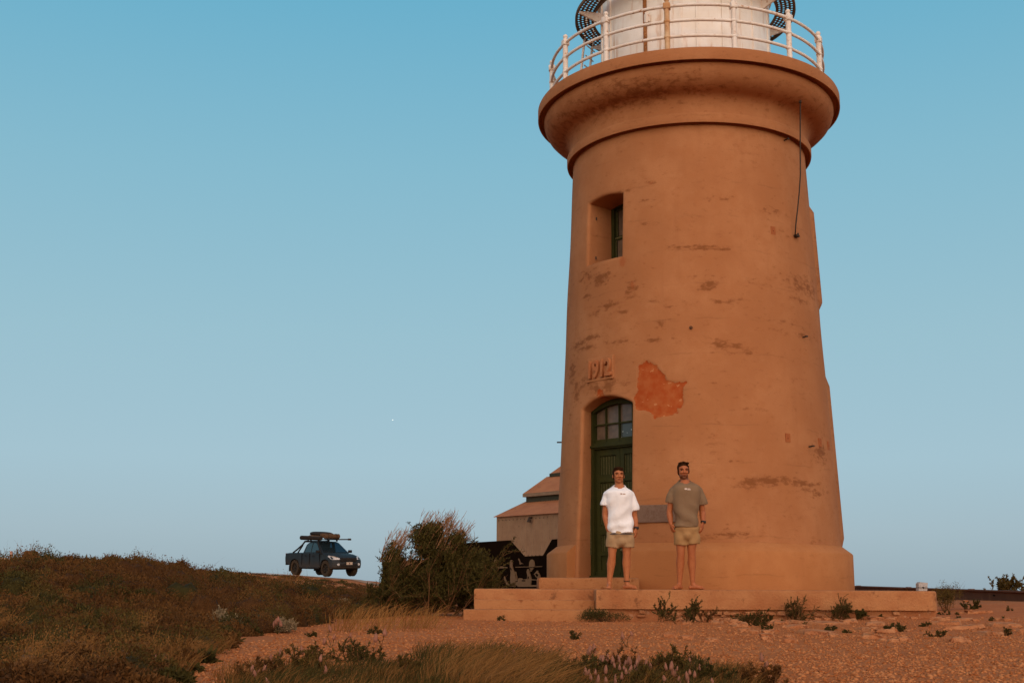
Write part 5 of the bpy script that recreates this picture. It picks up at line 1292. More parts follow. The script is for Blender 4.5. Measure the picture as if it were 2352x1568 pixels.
def cores(C, R, H, r):
    """dark opaque domes added inside the foliage to close see-through gaps"""
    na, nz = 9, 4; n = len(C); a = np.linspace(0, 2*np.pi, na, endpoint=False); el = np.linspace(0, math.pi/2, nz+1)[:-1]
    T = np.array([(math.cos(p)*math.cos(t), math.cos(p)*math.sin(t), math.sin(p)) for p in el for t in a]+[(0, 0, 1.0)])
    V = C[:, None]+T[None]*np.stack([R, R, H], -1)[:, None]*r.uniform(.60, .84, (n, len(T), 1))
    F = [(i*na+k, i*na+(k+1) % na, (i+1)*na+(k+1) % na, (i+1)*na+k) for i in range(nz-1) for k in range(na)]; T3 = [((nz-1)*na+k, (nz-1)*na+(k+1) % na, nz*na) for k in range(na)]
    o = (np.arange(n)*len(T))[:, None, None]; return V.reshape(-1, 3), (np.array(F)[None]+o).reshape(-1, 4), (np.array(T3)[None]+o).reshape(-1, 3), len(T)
rs = np.random.RandomState(40); NS = 9000
u = rs.uniform(-70, 1090, NS); v = 1262+rs.rand(NS)**.8*336
X, Y, Z = ground_hit(u, v); ok = ~np.isnan(Y) & (X < np.where(Y > 26, -.11*Y, edge_x(Y))-.05+rs.normal(0, .10, NS)) & (Y < 58)
bare = np.sin(X*1.7+1.3)*np.sin(Y*.9+X*.6) + .5*np.sin(X*3.1-Y*1.7); ok &= bare > -.68
X, Y, Z = X[ok], Y[ok], Z[ok]; NT = len(X)
rd = (.055+.13*rs.rand(NT)**2.0+.07*np.clip(np.sin(X*1.3+Y*.8), 0, 1))*np.interp(Y, [5, 9, 16, 32], [.75, 1, 1.55, 2.0])
keep = []; cell = {}
for i in np.argsort(-rd+rs.rand(NT)*.05):
    cx, cy = int(X[i]//.9), int(Y[i]//.9); free = True
    for dx in (-1, 0, 1):
        for dy in (-1, 0, 1):
            for j in cell.get((cx+dx, cy+dy), ()):
                if (X[i]-X[j])**2+(Y[i]-Y[j])**2 < (.62*(rd[i]+rd[j]))**2: free = False; break
            if not free: break
        if not free: break
    if free: keep.append(i); cell.setdefault((cx, cy), []).append(i)
keep = np.array(keep); X, Y, Z, rd = X[keep], Y[keep], Z[keep], rd[keep]; NT = len(X); rd = np.minimum(rd, .36); hs = rd*rs.uniform(.65, 1.15, NT)*np.interp(Y, [26, 34, 50, 60], [1, .55, .3, .2])
kind = rs.rand(NT)+.25*np.sin(X*.8+Y*.5)+.2*np.sin(X*2.3-Y*.9)
def heath(name, sel, mat, seed, twigs, label, t0=0, t1=1, cov=.55):
    vg = Veg(seed); C = np.stack([X, Y, Z-.01], -1)[sel]; R, H = rd[sel], hs[sel]; ll = np.clip(.0019*C[:, 1], .011, .09); K = np.clip((cov*25*(R/ll)**2).astype(int), 20, 1600)
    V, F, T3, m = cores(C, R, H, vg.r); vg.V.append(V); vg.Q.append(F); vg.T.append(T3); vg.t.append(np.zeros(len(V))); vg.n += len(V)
    order = np.argsort(K)
    for ch in np.array_split(order, 14):
        if len(ch): cushions(vg, C[ch], R[ch], H[ch], int(K[ch].mean()), float(ll[ch].mean()), float(ll[ch].mean())*.46, twigs, (.1, 0, 0), t0, t1)
    return obj(name, vg.mesh(name, mat), None, label, 'scrub', None, 'stuff')
heath('heath_scrub', kind < .60, M_SCRUB, 1, 9, 'low brown heath scrub covering the left rise')
heath('olive_scrub', (kind >= .60) & (kind < .76), M_OLIVE, 2, 5, 'low olive green scrub mixed over the left rise')
heath('dark_scrub', (kind >= .76) & (kind < 1.08), M_DKLEAF, 4, 6, 'darkest low scrub in patches over the left rise')
heath('dry_tufts', kind >= 1.08, M_STRAW, 3, 40, 'dry brown tufts scattered over the left rise', 0, .45, .3)

# --- wind-combed grasses
def grass(name, label, pts, per, hgt_, lean, mat, seed, rad_=.14, width=.004, tint=(0, 1)):
    vg = Veg(seed); r = vg.r; p = np.array(pts); n = len(p); K = per
    a = r.uniform(0, 6.283, (n, K)); e = r.rand(n, K)**.7*rad_
    P = np.stack([p[:, 0:1]+np.cos(a)*e, p[:, 1:2]+np.sin(a)*e, np.repeat(p[:, 2:3]-.01, K, 1)], -1)
    D = unit(np.stack([np.cos(a)*.35+lean*.5+r.normal(0, .12, (n, K)), np.sin(a)*.35+r.normal(0, .12, (n, K)), np.ones((n, K))], -1))
    L = hgt_*r.uniform(.45, 1.1, (n, K)); W = width*r.uniform(.6, 1.3, (n, K))
    B = np.stack([lean+r.normal(0, .12, (n, K)), r.normal(0, .12, (n, K)), r.uniform(-.35, -.05, (n, K))], -1)
    vg.blades(P.reshape(-1, 3), D.reshape(-1, 3), L.ravel(), W.ravel(), B.reshape(-1, 3), (tint[0]+(tint[1]-tint[0])*r.rand(n*K)))
    return obj(name, vg.mesh(name, mat), None, label, 'grass', None, 'stuff')
def scatter(n, u0, u1, v0, v1, seed, keep=lambda x, y: np.ones(len(x), bool)):
    r = np.random.RandomState(seed); X, Y, Z = ground_hit(r.uniform(u0, u1, n), r.uniform(v0, v1, n)); ok = ~np.isnan(Y) & keep(X, Y)
    return np.stack([X, Y, Z], -1)[ok]
grass('dry_grass', 'drift of pale straw grass bent by wind left of the bush', scatter(55, 760, 1000, 1400, 1452, 5), 12, .40, .30, M_STRAW, 61, .20, .006, (.2, 1))
grass('dry_grass', 'tall rust-brown grass on the crest of the left rise', scatter(60, 350, 560, 1318, 1345, 6), 24, .30, .22, M_STRAW, 62, .25, .012, (0, .3))
grass('dry_grass', 'brown grass at the edge of the bare gravel track, lower left', scatter(90, 395, 560, 1490, 1560, 7, lambda x, y: x < edge_x(y)+.1), 30, .20, .25, M_STRAW, 63, .08, .003, (0, .5))
TS = scatter(60, 1000, 1230, 1535, 1620, 8); 
grass('grass_tussock', 'large windswept brown grass tussock at the bottom centre', scatter(70, 1010, 1225, 1530, 1640, 8), 46, .27, .42, M_STRAW, 64, .09, .0026, (0, .75))
grass('green_grass', 'dark green grass at the heart of the bottom centre tussock', scatter(120, 975, 1270, 1505, 1640, 9), 60, .19, .22, M_DKLEAF, 65, .10, .003, (0, .7))
grass('green_grass', 'short dark grass along the lower right edge', scatter(230, 1240, 1720, 1530, 1640, 10), 50, .10, .12, M_DKLEAF, 66, .10, .0028, (0, .7))
grass('green_grass', 'short dark grass along the bottom left of the gravel track', scatter(230, 540, 1010, 1530, 1640, 11), 50, .11, .12, M_DKLEAF, 67, .10, .0028, (0, .7))

grass('dry_grass', 'thin dry brown grass strip along the bottom edge', scatter(170, 520, 1760, 1540, 1660, 12), 34, .15, .25, M_STRAW, 68, .10, .0024, (0, .35))
# --- bushes with stems and leaves
def grow(r, base, d, L, r0, depth, spread, lean, out, nseg=5, curve=.25, kids=(3, 5)):
    pts = [np.array(base, float)]; d = unit(np.array(d, float)); seg = L/nseg
    for i in range(nseg):
        d = unit(d+r.normal(0, curve, 3)*.5+np.array(lean)*.12); pts.append(pts[-1]+d*seg)
    out.append((np.array(pts), r0, r0*.5, depth))
    if depth > 0:
        for k in range(r.randint(*kids)):
            i = r.randint(1, nseg+1); dd = unit(d+r.normal(0, spread, 3)+np.array([0, 0, .15])+np.array(lean)*.2)
            grow(r, pts[i], dd, L*r.uniform(.45, .75), r0*.55, depth-1, spread, lean, out, max(3, nseg-1), curve, kids)
    return out
def bush(name, label, base, stems, leaf, mat, seed, cat='shrub', group=None, lean=(.3, 0, .1), leafmat=None, bare=0.0, extra=None, twig=M_TWIG, spread=.55, kids=(3, 5), depth=2):
    """stems: list of (dx, dy, dir, length); leaf: (count per twig, length, width)"""
    o = thing(name, label, cat, tuple(base), 0, group); r = np.random.RandomState(seed); out = []
    for dx, dy, d, L in stems: grow(r, (base[0]+dx, base[1]+dy, base[2]-.03), d, L, .004+.010*L, depth, spread, lean, out, kids=kids)
    sv = Veg(seed+1); sv.sticks([(p, a, b, r.rand()) for p, a, b, _ in out]); obj('stems', sv.mesh('stems', twig, base), o, kind='stuff')
    lv = Veg(seed+2); cnt, ll, lw = leaf; Ps = []; Ds = []; tn = []
    for p, a, b, dep in out:
        if dep > 1 or len(p) < 3: continue
        if r.rand() < bare: continue
        n = int(cnt*r.uniform(.6, 1.3)); t = r.rand(n)**.8*(len(p)-1); i = np.minimum(t.astype(int), len(p)-2); f = (t-i)[:, None]
        q = p[i]*(1-f)+p[i+1]*f; dd = unit(p[i+1]-p[i])
        Ps.append(q); Ds.append(unit(dd*.8+r.normal(0, .55, (n, 3))+np.array([0, 0, .15]))); tn.append(np.clip(r.rand()*.5+r.rand(n)*.5, 0, 1))
    P = np.concatenate(Ps); D = np.concatenate(Ds); tn = np.concatenate(tn); n = len(P)
    P[:, 2] = np.maximum(P[:, 2], base[2]+.005)
    lv.leaves(P, D, ll*lv.r.uniform(.6, 1.3, n), lw*lv.r.uniform(.7, 1.2, n), tn); obj('foliage', lv.mesh('foliage', mat, base), o)
    return o
def fan(r, n, w, d, tilt, L0, L1, yaw=0): return [(r.uniform(-w, w), r.uniform(-d, d), (r.normal(tilt, .4), r.normal(0, .35), 1), r.uniform(L0, L1)) for _ in range(n)]
# the big bush left of the steps, made of one root clump with three leaning heads
r = np.random.RandomState(77); st = []
bx, by = -1.25, 19.6; bz = float(hgt(bx, by))
for (cx, w, n, L0, L1, tl) in ((-.55, .22, 9, .55, .80, .15), (-.02, .30, 15, .75, 1.08, .22), (.30, .22, 9, .60, .88, .35), (.62, .30, 12, .40, .62, .35), (-.85, .15, 5, .25, .40, -.1)):
    st += [(cx+r.uniform(-w, w), r.uniform(-.4, .3), (r.normal(tl, .25), r.normal(0, .3), 1), r.uniform(L0, L1)*.86) for _ in range(n)]
bush('wind_bent_bush', 'big dark wind-bent bush with bare twigs beside the concrete steps', (bx, by, bz), st, (34, .055, .013), M_DKLEAF, 78, 'bush', lean=(.22, 0, .25), bare=.06, kids=(3, 6), spread=.45)
# bare top twigs are part of that bush
top = Veg(79); r = top.r; lines = []
root = [o for o in COL.objects if o.name.startswith('wind_bent_bush')][0]
for (u0, u1, v0, v1, n) in ((962, 1030, 1260, 1172, 110), (882, 925, 1290, 1212, 55), (1022, 1058, 1270, 1200, 50), (915, 960, 1320, 1262, 25)):
    for _ in range(n):
        u, t = r.uniform(u0, u1), r.uniform(.5, 1); a = pix(u-12, v0, by+r.uniform(-.3, .3)); b = pix(u+r.uniform(5, 40), v0+(v1-v0)*t, a[1]+r.normal(0, .05))
        m = (a+b)/2+np.array([-.02, 0, .03]); lines.append((np.array([a, m, b]), .0055, .0022, r.rand()))
        for q in range(3):
            p = m+(b-m)*r.rand(); e = p+np.array([r.uniform(-.02, .08), r.normal(0, .03), r.uniform(.04, .12)]); lines.append((np.array([p, (p+e)/2+.005, e]), .0036, .0018, r.rand()))
top.sticks(lines, 3); obj('bare_twigs', top.mesh('bare_twigs', veg_mat('bare_red_twig', (.20, .075, .028), (.42, .20, .09)), (bx, by, bz)), root)
# leafier low green mass on its right side: more foliage of the same bush
gv = Veg(80); r = gv.r; P = []; CB = []
for (u, v, su, sv, n) in ((1080, 1335, 52, 58, 7800), (1095, 1300, 38, 40, 3300), (1010, 1340, 70, 60, 9000), (920, 1350, 52, 52, 6300), (1035, 1275, 42, 42, 4500), (985, 1255, 36, 52, 5400), (902, 1295, 24, 52, 3300), (1052, 1240, 22, 24, 1650), (965, 1232, 28, 28, 1950), (997, 1222, 20, 26, 1500), (1105, 1345, 38, 50, 4200), (1040, 1320, 40, 40, 2600)):
    c = pix(u, v, by-.05); k = by/2792; CB.append((c, su*k, sv*k))
    q = r.normal(size=(n, 3)); q = unit(q)*(r.rand(n, 1)**.45); P.append(c+q*np.array([su*k, .38, sv*k]))
P = np.concatenate(P); P[:, 2] = np.maximum(P[:, 2], bz+.02); n = len(P); cl = np.sin(P[:, 0]*9+P[:, 2]*7)*np.sin(P[:, 1]*8+P[:, 2]*11); ok = cl+r.normal(0, .35, n) > -.35; P = P[ok]; n = len(P)
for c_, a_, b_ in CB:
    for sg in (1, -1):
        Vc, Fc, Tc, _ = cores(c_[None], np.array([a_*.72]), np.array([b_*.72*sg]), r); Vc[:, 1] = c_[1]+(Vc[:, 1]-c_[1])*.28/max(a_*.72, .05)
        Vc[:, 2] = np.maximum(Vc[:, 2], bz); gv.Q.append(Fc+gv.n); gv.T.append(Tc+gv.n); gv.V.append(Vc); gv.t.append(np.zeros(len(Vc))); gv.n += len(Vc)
gv.leaves(P, unit(r.normal(0, .6, (n, 3))+np.array([.35, 0, .6])), .055*r.uniform(.6, 1.4, n), .017*r.uniform(.7, 1.3, n), np.clip(.5+.4*cl[ok]+r.normal(0, .2, n), 0, 1)); obj('foliage', gv.mesh('foliage', M_DKLEAF, (bx, by, bz)), root)

# shrubs along the crest of the left rise
def shrub_at(u, v, vtop, w_px, name, label, mat, seed, Yd=None, leaf=(26, .045, .016), group=None, cat='shrub', lean=(.15, 0, .1), dens=1.0, bare=.05):
    if Yd is None:
        X, Y, Z = ground_hit([u], [v]); x, y = float(X[0]), float(Y[0])
        if not np.isfinite(y): y = 30.0; x = pix(u, v, y)[0]
    else: y = Yd; x = pix(u, v, y)[0]
    if -.8 < x < 6.05 and y > 17.18: y = 17.18; x = pix(u, v, y)[0]
    z = float(hgt(x, y)); H = max(.08, pix(u, vtop, y)[2]-z); w = w_px/2792*y/2; r = np.random.RandomState(seed); n = max(4, int(dens*(5+w*14)))
    st = [(r.uniform(-w*.75, w*.75), r.uniform(-w*.5, w*.5), (r.normal(.05, .45), r.normal(0, .4), 1), H*r.uniform(.50, .85)) for _ in range(n)]
    return bush(name, label, (x, y, z), st, leaf, mat, seed, cat, group, lean, bare=bare, kids=(3, 5))
CREST = [(75, 1292, 60, 'grey-green shrub at the far left of the crest'), (150, 1268, 70, 'broad olive shrub topping the left rise'), (232, 1266, 60, 'tall rounded shrub at the highest point of the rise'), (318, 1274, 70, 'wide low shrub sloping down right of the crest top'), (392, 1284, 50, 'small dark shrub on the crest before the brown grass'), (30, 1330, 50, 'dark low shrub below the red bank at far left')]
def mound_shrub(name, label, u, vtop, w_px, Yd, mat, seed, group, ll=.045, lw=.018):
    x = pix(u, vtop, Yd)[0]; z = float(hgt(x, Yd)); H = max(.15, pix(u, vtop, Yd)[2]-z); w = w_px/2792*Yd/2; r = np.random.RandomState(seed)
    o = thing(name, label, 'shrub', (x, Yd, z), 0, group); n = 7
    C = np.stack([x+r.uniform(-w*.7, w*.7, n), Yd+r.uniform(-.2, .3, n), np.full(n, z)+H*r.uniform(.0, .35, n)], -1); R = np.full(n, w*.42)*r.uniform(.8, 1.2, n); HH = H*r.uniform(.45, .68, n)
    vg = Veg(seed); cushions(vg, C, R, HH, 330, ll, lw, 16); obj('foliage', vg.mesh('foliage', mat, (x, Yd, z)), o)
    sv = Veg(seed+1); sv.sticks([(np.array([(x+r.uniform(-.1, .1), Yd, z-.03), (c+np.array([x, Yd, z]))/2, c+np.array([0, 0, .1])]), .014, .005, r.rand()) for c in C]); obj('stems', sv.mesh('stems', M_TWIG, (x, Yd, z)), o)
CREST += [(190, 1274, 60, 'low dark shrub filling the dip on the crest'), (275, 1272, 60, 'leafy shrub just right of the highest point'), (352, 1286, 50, 'low rounded shrub on the right slope of the crest'), (112, 1280, 55, 'twiggy shrub between the far left shrubs')]
for i, (u, vt, w, lb) in enumerate(CREST): mound_shrub('crest_shrub', lb, u, vt, w*1.5, 20.5+(i*37 % 10)*.35, (M_OLIVE, M_SCRUB, M_DKLEAF)[i % 3], 100+i*3, 'shrubs on the crest of the left rise')
for i, (u, v, vt, w, lb) in enumerate([(612, 1372, 1340, 110, 'dark rounded shrub in the heath below the truck'), (705, 1368, 1338, 90, 'dark low shrub in the heath right below the truck'), (440, 1398, 1360, 130, 'broad brown shrub in the middle of the heath'), (290, 1385, 1345, 140, 'broad dark shrub below the crest of the rise'), (345, 1470, 1425, 130, 'large dark shrub low on the heath near the gravel'), (165, 1465, 1415, 150, 'wide brown shrub in the lower left heath'), (60, 1400, 1362, 100, 'dark shrub at the left edge under the red bank'), (430, 1495, 1450, 90, 'dense dark shrub at the gravel edge, left'), (560, 1405, 1375, 80, 'olive shrub right behind the pale silver shrub'), (250, 1545, 1490, 150, 'dark shrub right of the bleached branch, bottom left')]):
    X1, Y1, _ = ground_hit([u], [v]); mound_shrub('heath_shrub', lb, u, vt, w, float(np.nan_to_num(Y1[0], nan=24.0)), (M_DKLEAF, M_SCRUB, M_OLIVE)[i % 3], 700+3*i, 'larger shrubs in the heath', .03, .011)
for i, (u, v, vt, w, lb) in enumerate([(508, 1452, 1398, 75, 'pale silver-leaved shrub standing out in the brown heath'), (655, 1452, 1424, 46, 'small pale herb with pinkish tips by the gravel edge'), (905, 1412, 1392, 50, 'pale leafy herb at the left foot of the big bush'), (965, 1412, 1396, 45, 'pale leafy herb at the front foot of the big bush'), (780, 1405, 1372, 60, 'silver-grey shrub among the straw grass'), (870, 1395, 1330, 50, 'grey-green shrub at the left side of the big bush'), (150, 1568, 1515, 120, 'pale twiggy shrub behind the bleached branch, bottom left')]):
    if i in (0, 1, 4):
        X1, Y1, _ = ground_hit([u], [v]); mound_shrub('pale_shrub', lb, u, vt, w, float(np.nan_to_num(Y1[0], nan=24.0)), M_PALE, 120+3*i, 'pale shrubs', .026, .012); continue
    shrub_at(u, v, vt, w, 'pale_shrub', lb, M_PALE if i != 5 else M_OLIVE, 120+i, None, (24, .03, .015), 'pale shrubs')
for i, (u, v, vt, w, lb, m) in enumerate([(1400, 1432, 1396, 105, 'dark creeping mat of leaves against the platform face', M_DKLEAF), (1519, 1428, 1370, 14, 'single thin upright weed against the platform face', M_DKLEAF), (1568, 1432, 1378, 40, 'slender weed leaning right at the cracked footing', M_DKLEAF), (1612, 1428, 1375, 34, 'sparse reddish weed above the cracked footing', M_SCRUB), (1735, 1436, 1372, 70, 'bushy dark weed at the foot of the platform, left of the tall one', M_DKLEAF), (1830, 1424, 1350, 70, 'tallest feathery weed in front of the platform', M_DKLEAF), (1922, 1420, 1356, 56, 'upright dark weed in front of the platform, right of the tall one', M_DKLEAF), (1985, 1420, 1396, 60, 'low spreading weed on the rocks before the platform', M_DKLEAF), (2040, 1404, 1384, 34, 'small rounded weed near the right end of the platform', M_DKLEAF), (2082, 1402, 1358, 16, 'thin dry weed below the white block', M_SCRUB), (2110, 1402, 1376, 24, 'faded weed between thin weed and corner bush', M_SCRUB), (2168, 1402, 1338, 62, 'dense bush at the right corner of the platform with pale flowers', M_OLIVE), (2228, 1398, 1376, 40, 'low weed right of the corner bush', M_DKLEAF)]):
    if w in (70, 56): X1, Y1, _ = ground_hit([u], [v]); shrub_at(u, v, vt+22, w*.75, 'weed', lb, m, 140+i, None, (56, .015, .0045), 'weeds along the platform', 'weed', (.35, 0, .15), 2.4); continue
    if w in (105, 62):
        X1, Y1, _ = ground_hit([u], [v]); mound_shrub('weed', lb, u, vt, w*1.2, float(np.nan_to_num(Y1[0], nan=18.0)) if w == 62 else 17.1, m, 140+i, 'weeds along the platform', .028, .008); continue
    shrub_at(u, v, vt, w, 'weed', lb, m, 140+i, None, (36, .024, .008), 'weeds along the platform', 'weed', (.25, 0, .25), 1.0 if w > 20 else .5)
shrub_at(2335, 1352, 1326, 120, 'far_shrub', 'dark leafy shrub behind the barrier beam at the right edge', M_OLIVE, 170, 33.0, (30, .06, .03))
fl = Veg(171); 
r = np.random.RandomState(31)
for i, (u, v) in enumerate([(1692, 1417), (1784, 1431), (1846, 1441), (1912, 1447), (1926, 1452), (2035, 1446), (2050, 1441), (2062, 1450), (2122, 1438), (2184, 1411), (2205, 1424), (2296, 1425), (2318, 1402), (2154, 1462), (2310, 1459), (1762, 1445), (1306, 1468), (722, 1462), (858, 1455), (1152, 1416)]):
    shrub_at(u, v, v-r.uniform(4, 13), r.uniform(14, 60), 'ground_weed', 'tiny dark weed lying flat among the stones', M_DKLEAF, 200+int(u), None, (12, .018, .008), 'tiny weeds among the stones', 'weed', (.2, 0, 0), .7)
# foreground herbs
for i, (u, v, vt, w, lb) in enumerate([(700, 1540, 1478, 90, 'leafy herb patch with tall bare stems, bottom left of centre'), (820, 1520, 1470, 80, 'spreading dark herb in the gravel left of the tussock'), (610, 1560, 1510, 90, 'dark herb clump at the bottom left of the gravel'), (930, 1560, 1510, 80, 'low dark herb at the left foot of the tussock'), (1320, 1555, 1500, 110, 'dark herb clump right of the tussock among pink flowers'), (1420, 1540, 1490, 90, 'taller dark herb behind the pink flowers'), (1540, 1545, 1488, 110, 'dense dark green herb behind the rightmost pink flowers'), (1640, 1570, 1520, 90, 'sparse herb at the right end of the flower patch'), (1740, 1575, 1528, 90, 'thin stemmed herb on bare gravel, bottom right'), (1480, 1585, 1535, 110, 'low dark herb at the very bottom under the flowers')]):
    shrub_at(u, v, vt, w, 'foreground_herb', lb, (M_OLIVE, M_DKLEAF, M_SCRUB)[i % 3], 230+i, None, (20, .020, .006), 'herbs in the foreground', 'herb', (.15, 0, .2), 1.6)
# --- pink cone-shaped flower spikes
cone = MB(); prof_ = [(.0, -.030), (.009, -.028), (.0155, -.018), (.0165, -.006), (.013, .010), (.0075, .026), (.0, .036)]
cone.lathe(prof_, 10); cone_me = cone.mesh('flower_spike', M_PINK, True)
at_ = cone_me.attributes.new('tint', 'FLOAT', 'POINT'); at_.data.foreach_set('value', np.random.RandomState(1).rand(len(cone_me.vertices)).astype(np.float32))
bmf = bmesh.new(); bmf.from_mesh(cone_me)
rf = np.random.RandomState(2)
for q in bmf.verts: q.co += Vector(rf.normal(0, .0011, 3))
bmf.to_mesh(cone_me); bmf.free()
NUMW = {1: 'one pink flower spike', 2: 'two pink flower spikes', 3: 'three pink flower spikes', 4: 'four pink flower spikes'}
def flower_plant(u, v, seed, heads):
    """heads: photo points of the spikes"""
    X, Y, Z = ground_hit([u], [v]); b = np.array([X[0], Y[0], Z[0]]); 
    if not np.isfinite(b).all(): return
    o = thing('flower_plant', 'herb with %s %s' % (NUMW[len(heads)], 'left of the brown tussock' if u < 1010 and v > 1470 else ('at the edge of the left heath' if u < 1010 else ('behind the dark herbs right of the tussock' if v < 1528 else 'low in front right of the tussock'))), 'flower', tuple(b), 0, 'pink flower plants')
    r = np.random.RandomState(seed); sv = Veg(seed); lines = []; Ps = []; Ds = []
    for (hu, hv) in heads:
        h = pix(hu, hv, b[1]+r.uniform(-.12, .12)); m = (b+h)/2+np.array([r.normal(0, .02), 0, .01]); k = r.uniform(.40, .78)*b[1]/6.6
        lines.append((np.array([b, m, h]), .0025, .0016, r.rand()*.6))
        for t in r.rand(7): p = b+(m-b)*t*2 if t < .5 else m+(h-m)*(t*2-1); Ps.append(p); Ds.append(r.normal(size=3)*.5+np.array([0, 0, .5]))
        f = obj('flower_spike', cone_me, o); f.location = Vector(h-b); f.scale = (k, k, k*r.uniform(.85, 1.3)); f.rotation_euler = (r.normal(0, .2), r.normal(0, .2), r.uniform(0, 6))
    sv.sticks(lines, 3); obj('stems', sv.mesh('stems', M_DKLEAF, b), o)
    lv = Veg(seed+1); n = len(Ps); lv.leaves(np.array(Ps), unit(np.array(Ds)), .022*lv.r.uniform(.7, 1.3, n), .007, lv.r.rand(n)); obj('leaves', lv.mesh('leaves', M_OLIVE, b), o)
z6 = lambda x, y: ((2200+x/2.352)/1.7415, (2500+y/2.352)/1.7415)
CL = [[(500, 310), (540, 305), (480, 320), (525, 330)], [(590, 325), (645, 315), (655, 345)], [(755, 340), (715, 365), (735, 330)], [(820, 345), (835, 310), (805, 403)], [(905, 345), (945, 382)], [(655, 395), (695, 398), (715, 430), (755, 418)],
      [(330, 432), (357, 445), (428, 440)], [(383, 490)], [(675, 475), (617, 482)], [(1090, 388), (1143, 380), (1155, 430)], [(1195, 405), (1185, 440)], [(1340, 300), (1310, 335)], [(1410, 395), (1315, 440)], [(1360, 460), (1290, 480)], [(1525, 520), (1300, 532)],
      [(525, 415), (605, 372)], [(920, 482)], [(765, 75), (680, 100)], [(2035, 370), (1990, 300)], [(1215, 520), (1075, 500)], [(615, 525), (525, 515), (450, 520)], [(370, 240), (415, 215)]]
for i, hd_ in enumerate(CL):
    pts = [z6(*p) for p in hd_]; u = np.mean([p[0] for p in pts]); v = max(p[1] for p in pts)+26
    flower_plant(u, v, 300+i*3, pts)
z7 = lambda x, y: ((1000+x/1.68)/1.7415, (2350+y/1.68)/1.7415)
for i, hd_ in enumerate([[(97, 540), (15, 545), (60, 560)], [(118, 628), (30, 575)], [(508, 550), (475, 472)], [(395, 460), (420, 440)], [(537, 275), (565, 330)], [(675, 320), (500, 360)], [(845, 335), (905, 300)], [(145, 485), (350, 420)], [(2255, 560), (2290, 600)], [(2322, 565), (2285, 415)], [(1778, 450), (1715, 455)]]):
    pts = [z7(*p) for p in hd_]; u = np.mean([p[0] for p in pts]); v = max(p[1] for p in pts)+24
    flower_plant(u, v, 400+i*3, pts)
z5 = lambda x, y: (x/1.96/1.7415, (2150+y/1.96)/1.7415)
for i, hd_ in enumerate([[(2150, 680), (2180, 640), (2200, 670), (2165, 660)], [(1120, 985), (1215, 940)], [(1265, 985), (1310, 960)], [(1975, 1030), (2075, 1020)], [(2125, 960), (2200, 900)]]):
    pts = [z5(*p) for p in hd_]; u = np.mean([p[0] for p in pts]); v = max(p[1] for p in pts)+22
    flower_plant(u, v, 460+i*3, pts)
# labels: each flowering herb and tiny weed by its place in its own row
ORD = 'first second third fourth fifth sixth seventh eighth ninth tenth eleventh twelfth thirteenth fourteenth fifteenth sixteenth seventeenth eighteenth nineteenth twentieth'.split()+['twenty-first', 'twenty-second', 'twenty-third', 'twenty-fourth', 'twenty-fifth', 'twenty-sixth', 'twenty-seventh', 'twenty-eighth', 'twenty-ninth', 'thirtieth', 'thirty-first', 'thirty-second']
def screen_u(p): d = Vector(p)-Vector((0, 0, EYE)); return d.x/d.y
for pre, fmt in (('flower_plant', None), ('ground_weed', 'tiny dark weed lying flat among the stones, %s from the left')):
    L_ = sorted([o for o in COL.objects if o.parent is None and o.name.split('.')[0] == pre], key=lambda o: screen_u(o.location))
    if fmt:
        for k, o in enumerate(L_): o['label'] = fmt % ORD[k]
    else:
        for nm, sel in (('by the left heath', lambda o: o['label'].endswith('heath')), ('left of the brown tussock', lambda o: o['label'].endswith('left of the brown tussock')), ('right of the brown tussock', lambda o: 'right of the tussock' in o['label'])):
            for k, o in enumerate([o for o in L_ if sel(o)]):
                nsp = sum(1 for c in o.children if c.name.startswith('flower_spike')); o['label'] = 'herb with %s %s, %s from the left' % (NUMW[nsp], nm, ORD[k])
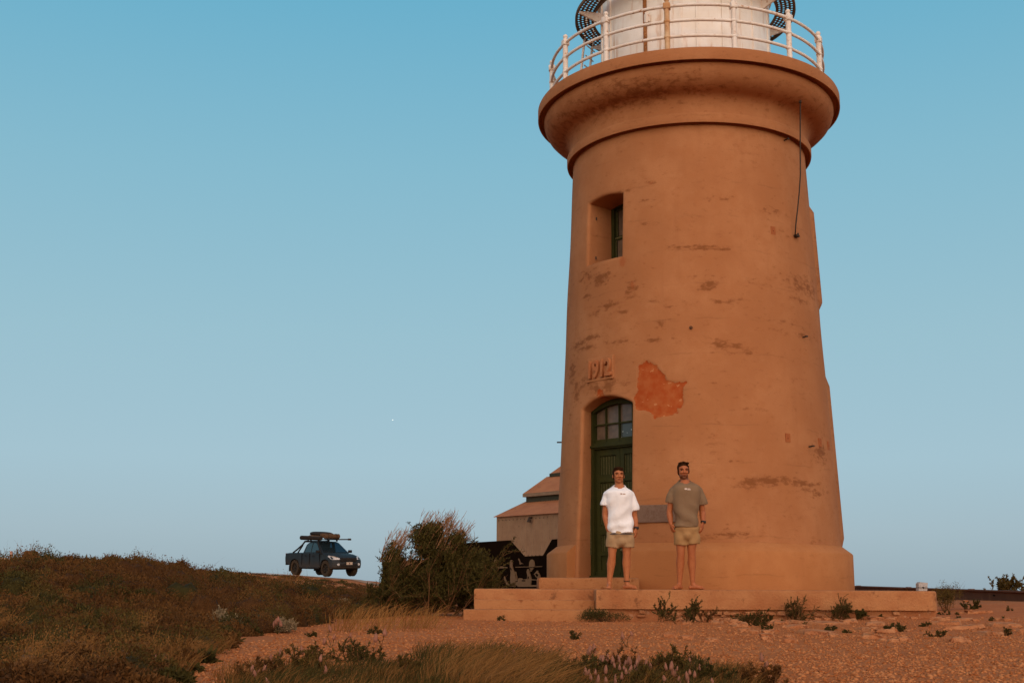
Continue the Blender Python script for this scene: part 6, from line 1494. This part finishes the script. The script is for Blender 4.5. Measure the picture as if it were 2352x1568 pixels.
# --- bleached dead branch and log, bottom left
def branch(name, label, polys, Y0, seed, r0, z_off=.05):
    base = pix(polys[0][0][0], polys[0][0][1], Y0); o = thing(name, label, 'branch', tuple(base)); r = np.random.RandomState(seed)
    for k, pl_ in enumerate(polys):
        v = Veg(seed+k); P = np.array([pix(u, vv, Y0+r.normal(0, .03)) for u, vv in pl_])
        t = np.linspace(0, len(P)-1, len(P)*3); P = np.stack([np.interp(t, np.arange(len(P)), P[:, c]) for c in range(3)], -1)+r.normal(0, .004, (len(t), 3))
        v.sticks([(P, r0*(1 if k == 0 else .5), r0*.3, .6)], 6); obj('limb' if k == 0 else 'twig', v.mesh('limb', M_DEAD, base), o)
B5 = lambda L: [z5(x, y) for x, y in L]
branch('dead_branch', 'bleached twisted dead branch on the heath at the bottom left', [B5([(640, 1135), (580, 1110), (530, 1100), (470, 1065), (450, 1030), (410, 1070)]), B5([(530, 1100), (490, 1060), (540, 1030), (590, 1000)]), B5([(470, 1065), (430, 1080), (380, 1120)]), B5([(900, 1100), (830, 1080), (790, 1060), (740, 1080)]), B5([(830, 1080), (850, 1060), (905, 1080), (890, 1120)]), B5([(700, 960), (720, 1000), (740, 940)])], 6.6, 500, .010)
branch('dead_log', 'thin pale fallen stick lying in the heath at the left edge', [B5([(0, 1010), (60, 1000), (130, 985), (205, 962)])], 8.5, 520, .016)
# red bank and signpost at the far left edge
ev = pix(902, 964, 9000); sphere = MB().ball((0, 0, 0), 3.2, 12, 8).mesh('evening_star', None, True)
em = NB('star_light', 1, 0); em.b.inputs['Emission Color'].default_value = (1, .92, .78, 1); em.b.inputs['Emission Strength'].default_value = 1.2; sphere.materials.append(em.m)
o = obj('evening_star', sphere, None, 'bright pinpoint of light low in the blue sky', 'star'); o.location = tuple(ev)
# pale stones at the far left edge of the crest
for i, (u, v, w, h, lb, c) in enumerate([(8, 1296, 16, 12, 'pale concrete block at the far left edge of the crest', (.62, .42, .28)), (24, 1291, 5, 22, 'short pink marker post at the far left edge', (.60, .28, .2))]):
    p = pix(u, v, 40.0); k = 40/2792; o = thing('marker_post' if i else 'concrete_block', lb, 'post' if i else 'block', (p[0], 40.0, float(hgt(p[0], 40.0))))
    hgtv = p[2]+h*k-o.location.z
    part('shaft' if i else 'body', MB().box((0, 0, hgtv/2), (w*k, w*k*.9, hgtv), bev=.02), mat_mottled('pale_marker_paint%d' % i, c, tuple(q*.85 for q in c), 6, .8), o)
    part('cap' if i else 'top_slab', MB().box((0, 0, hgtv+.02), (w*k*1.1, w*k, .05), bev=.01), mat_mottled('marker_cap%d' % i, tuple(q*.9 for q in c), c, 6, .8), o)
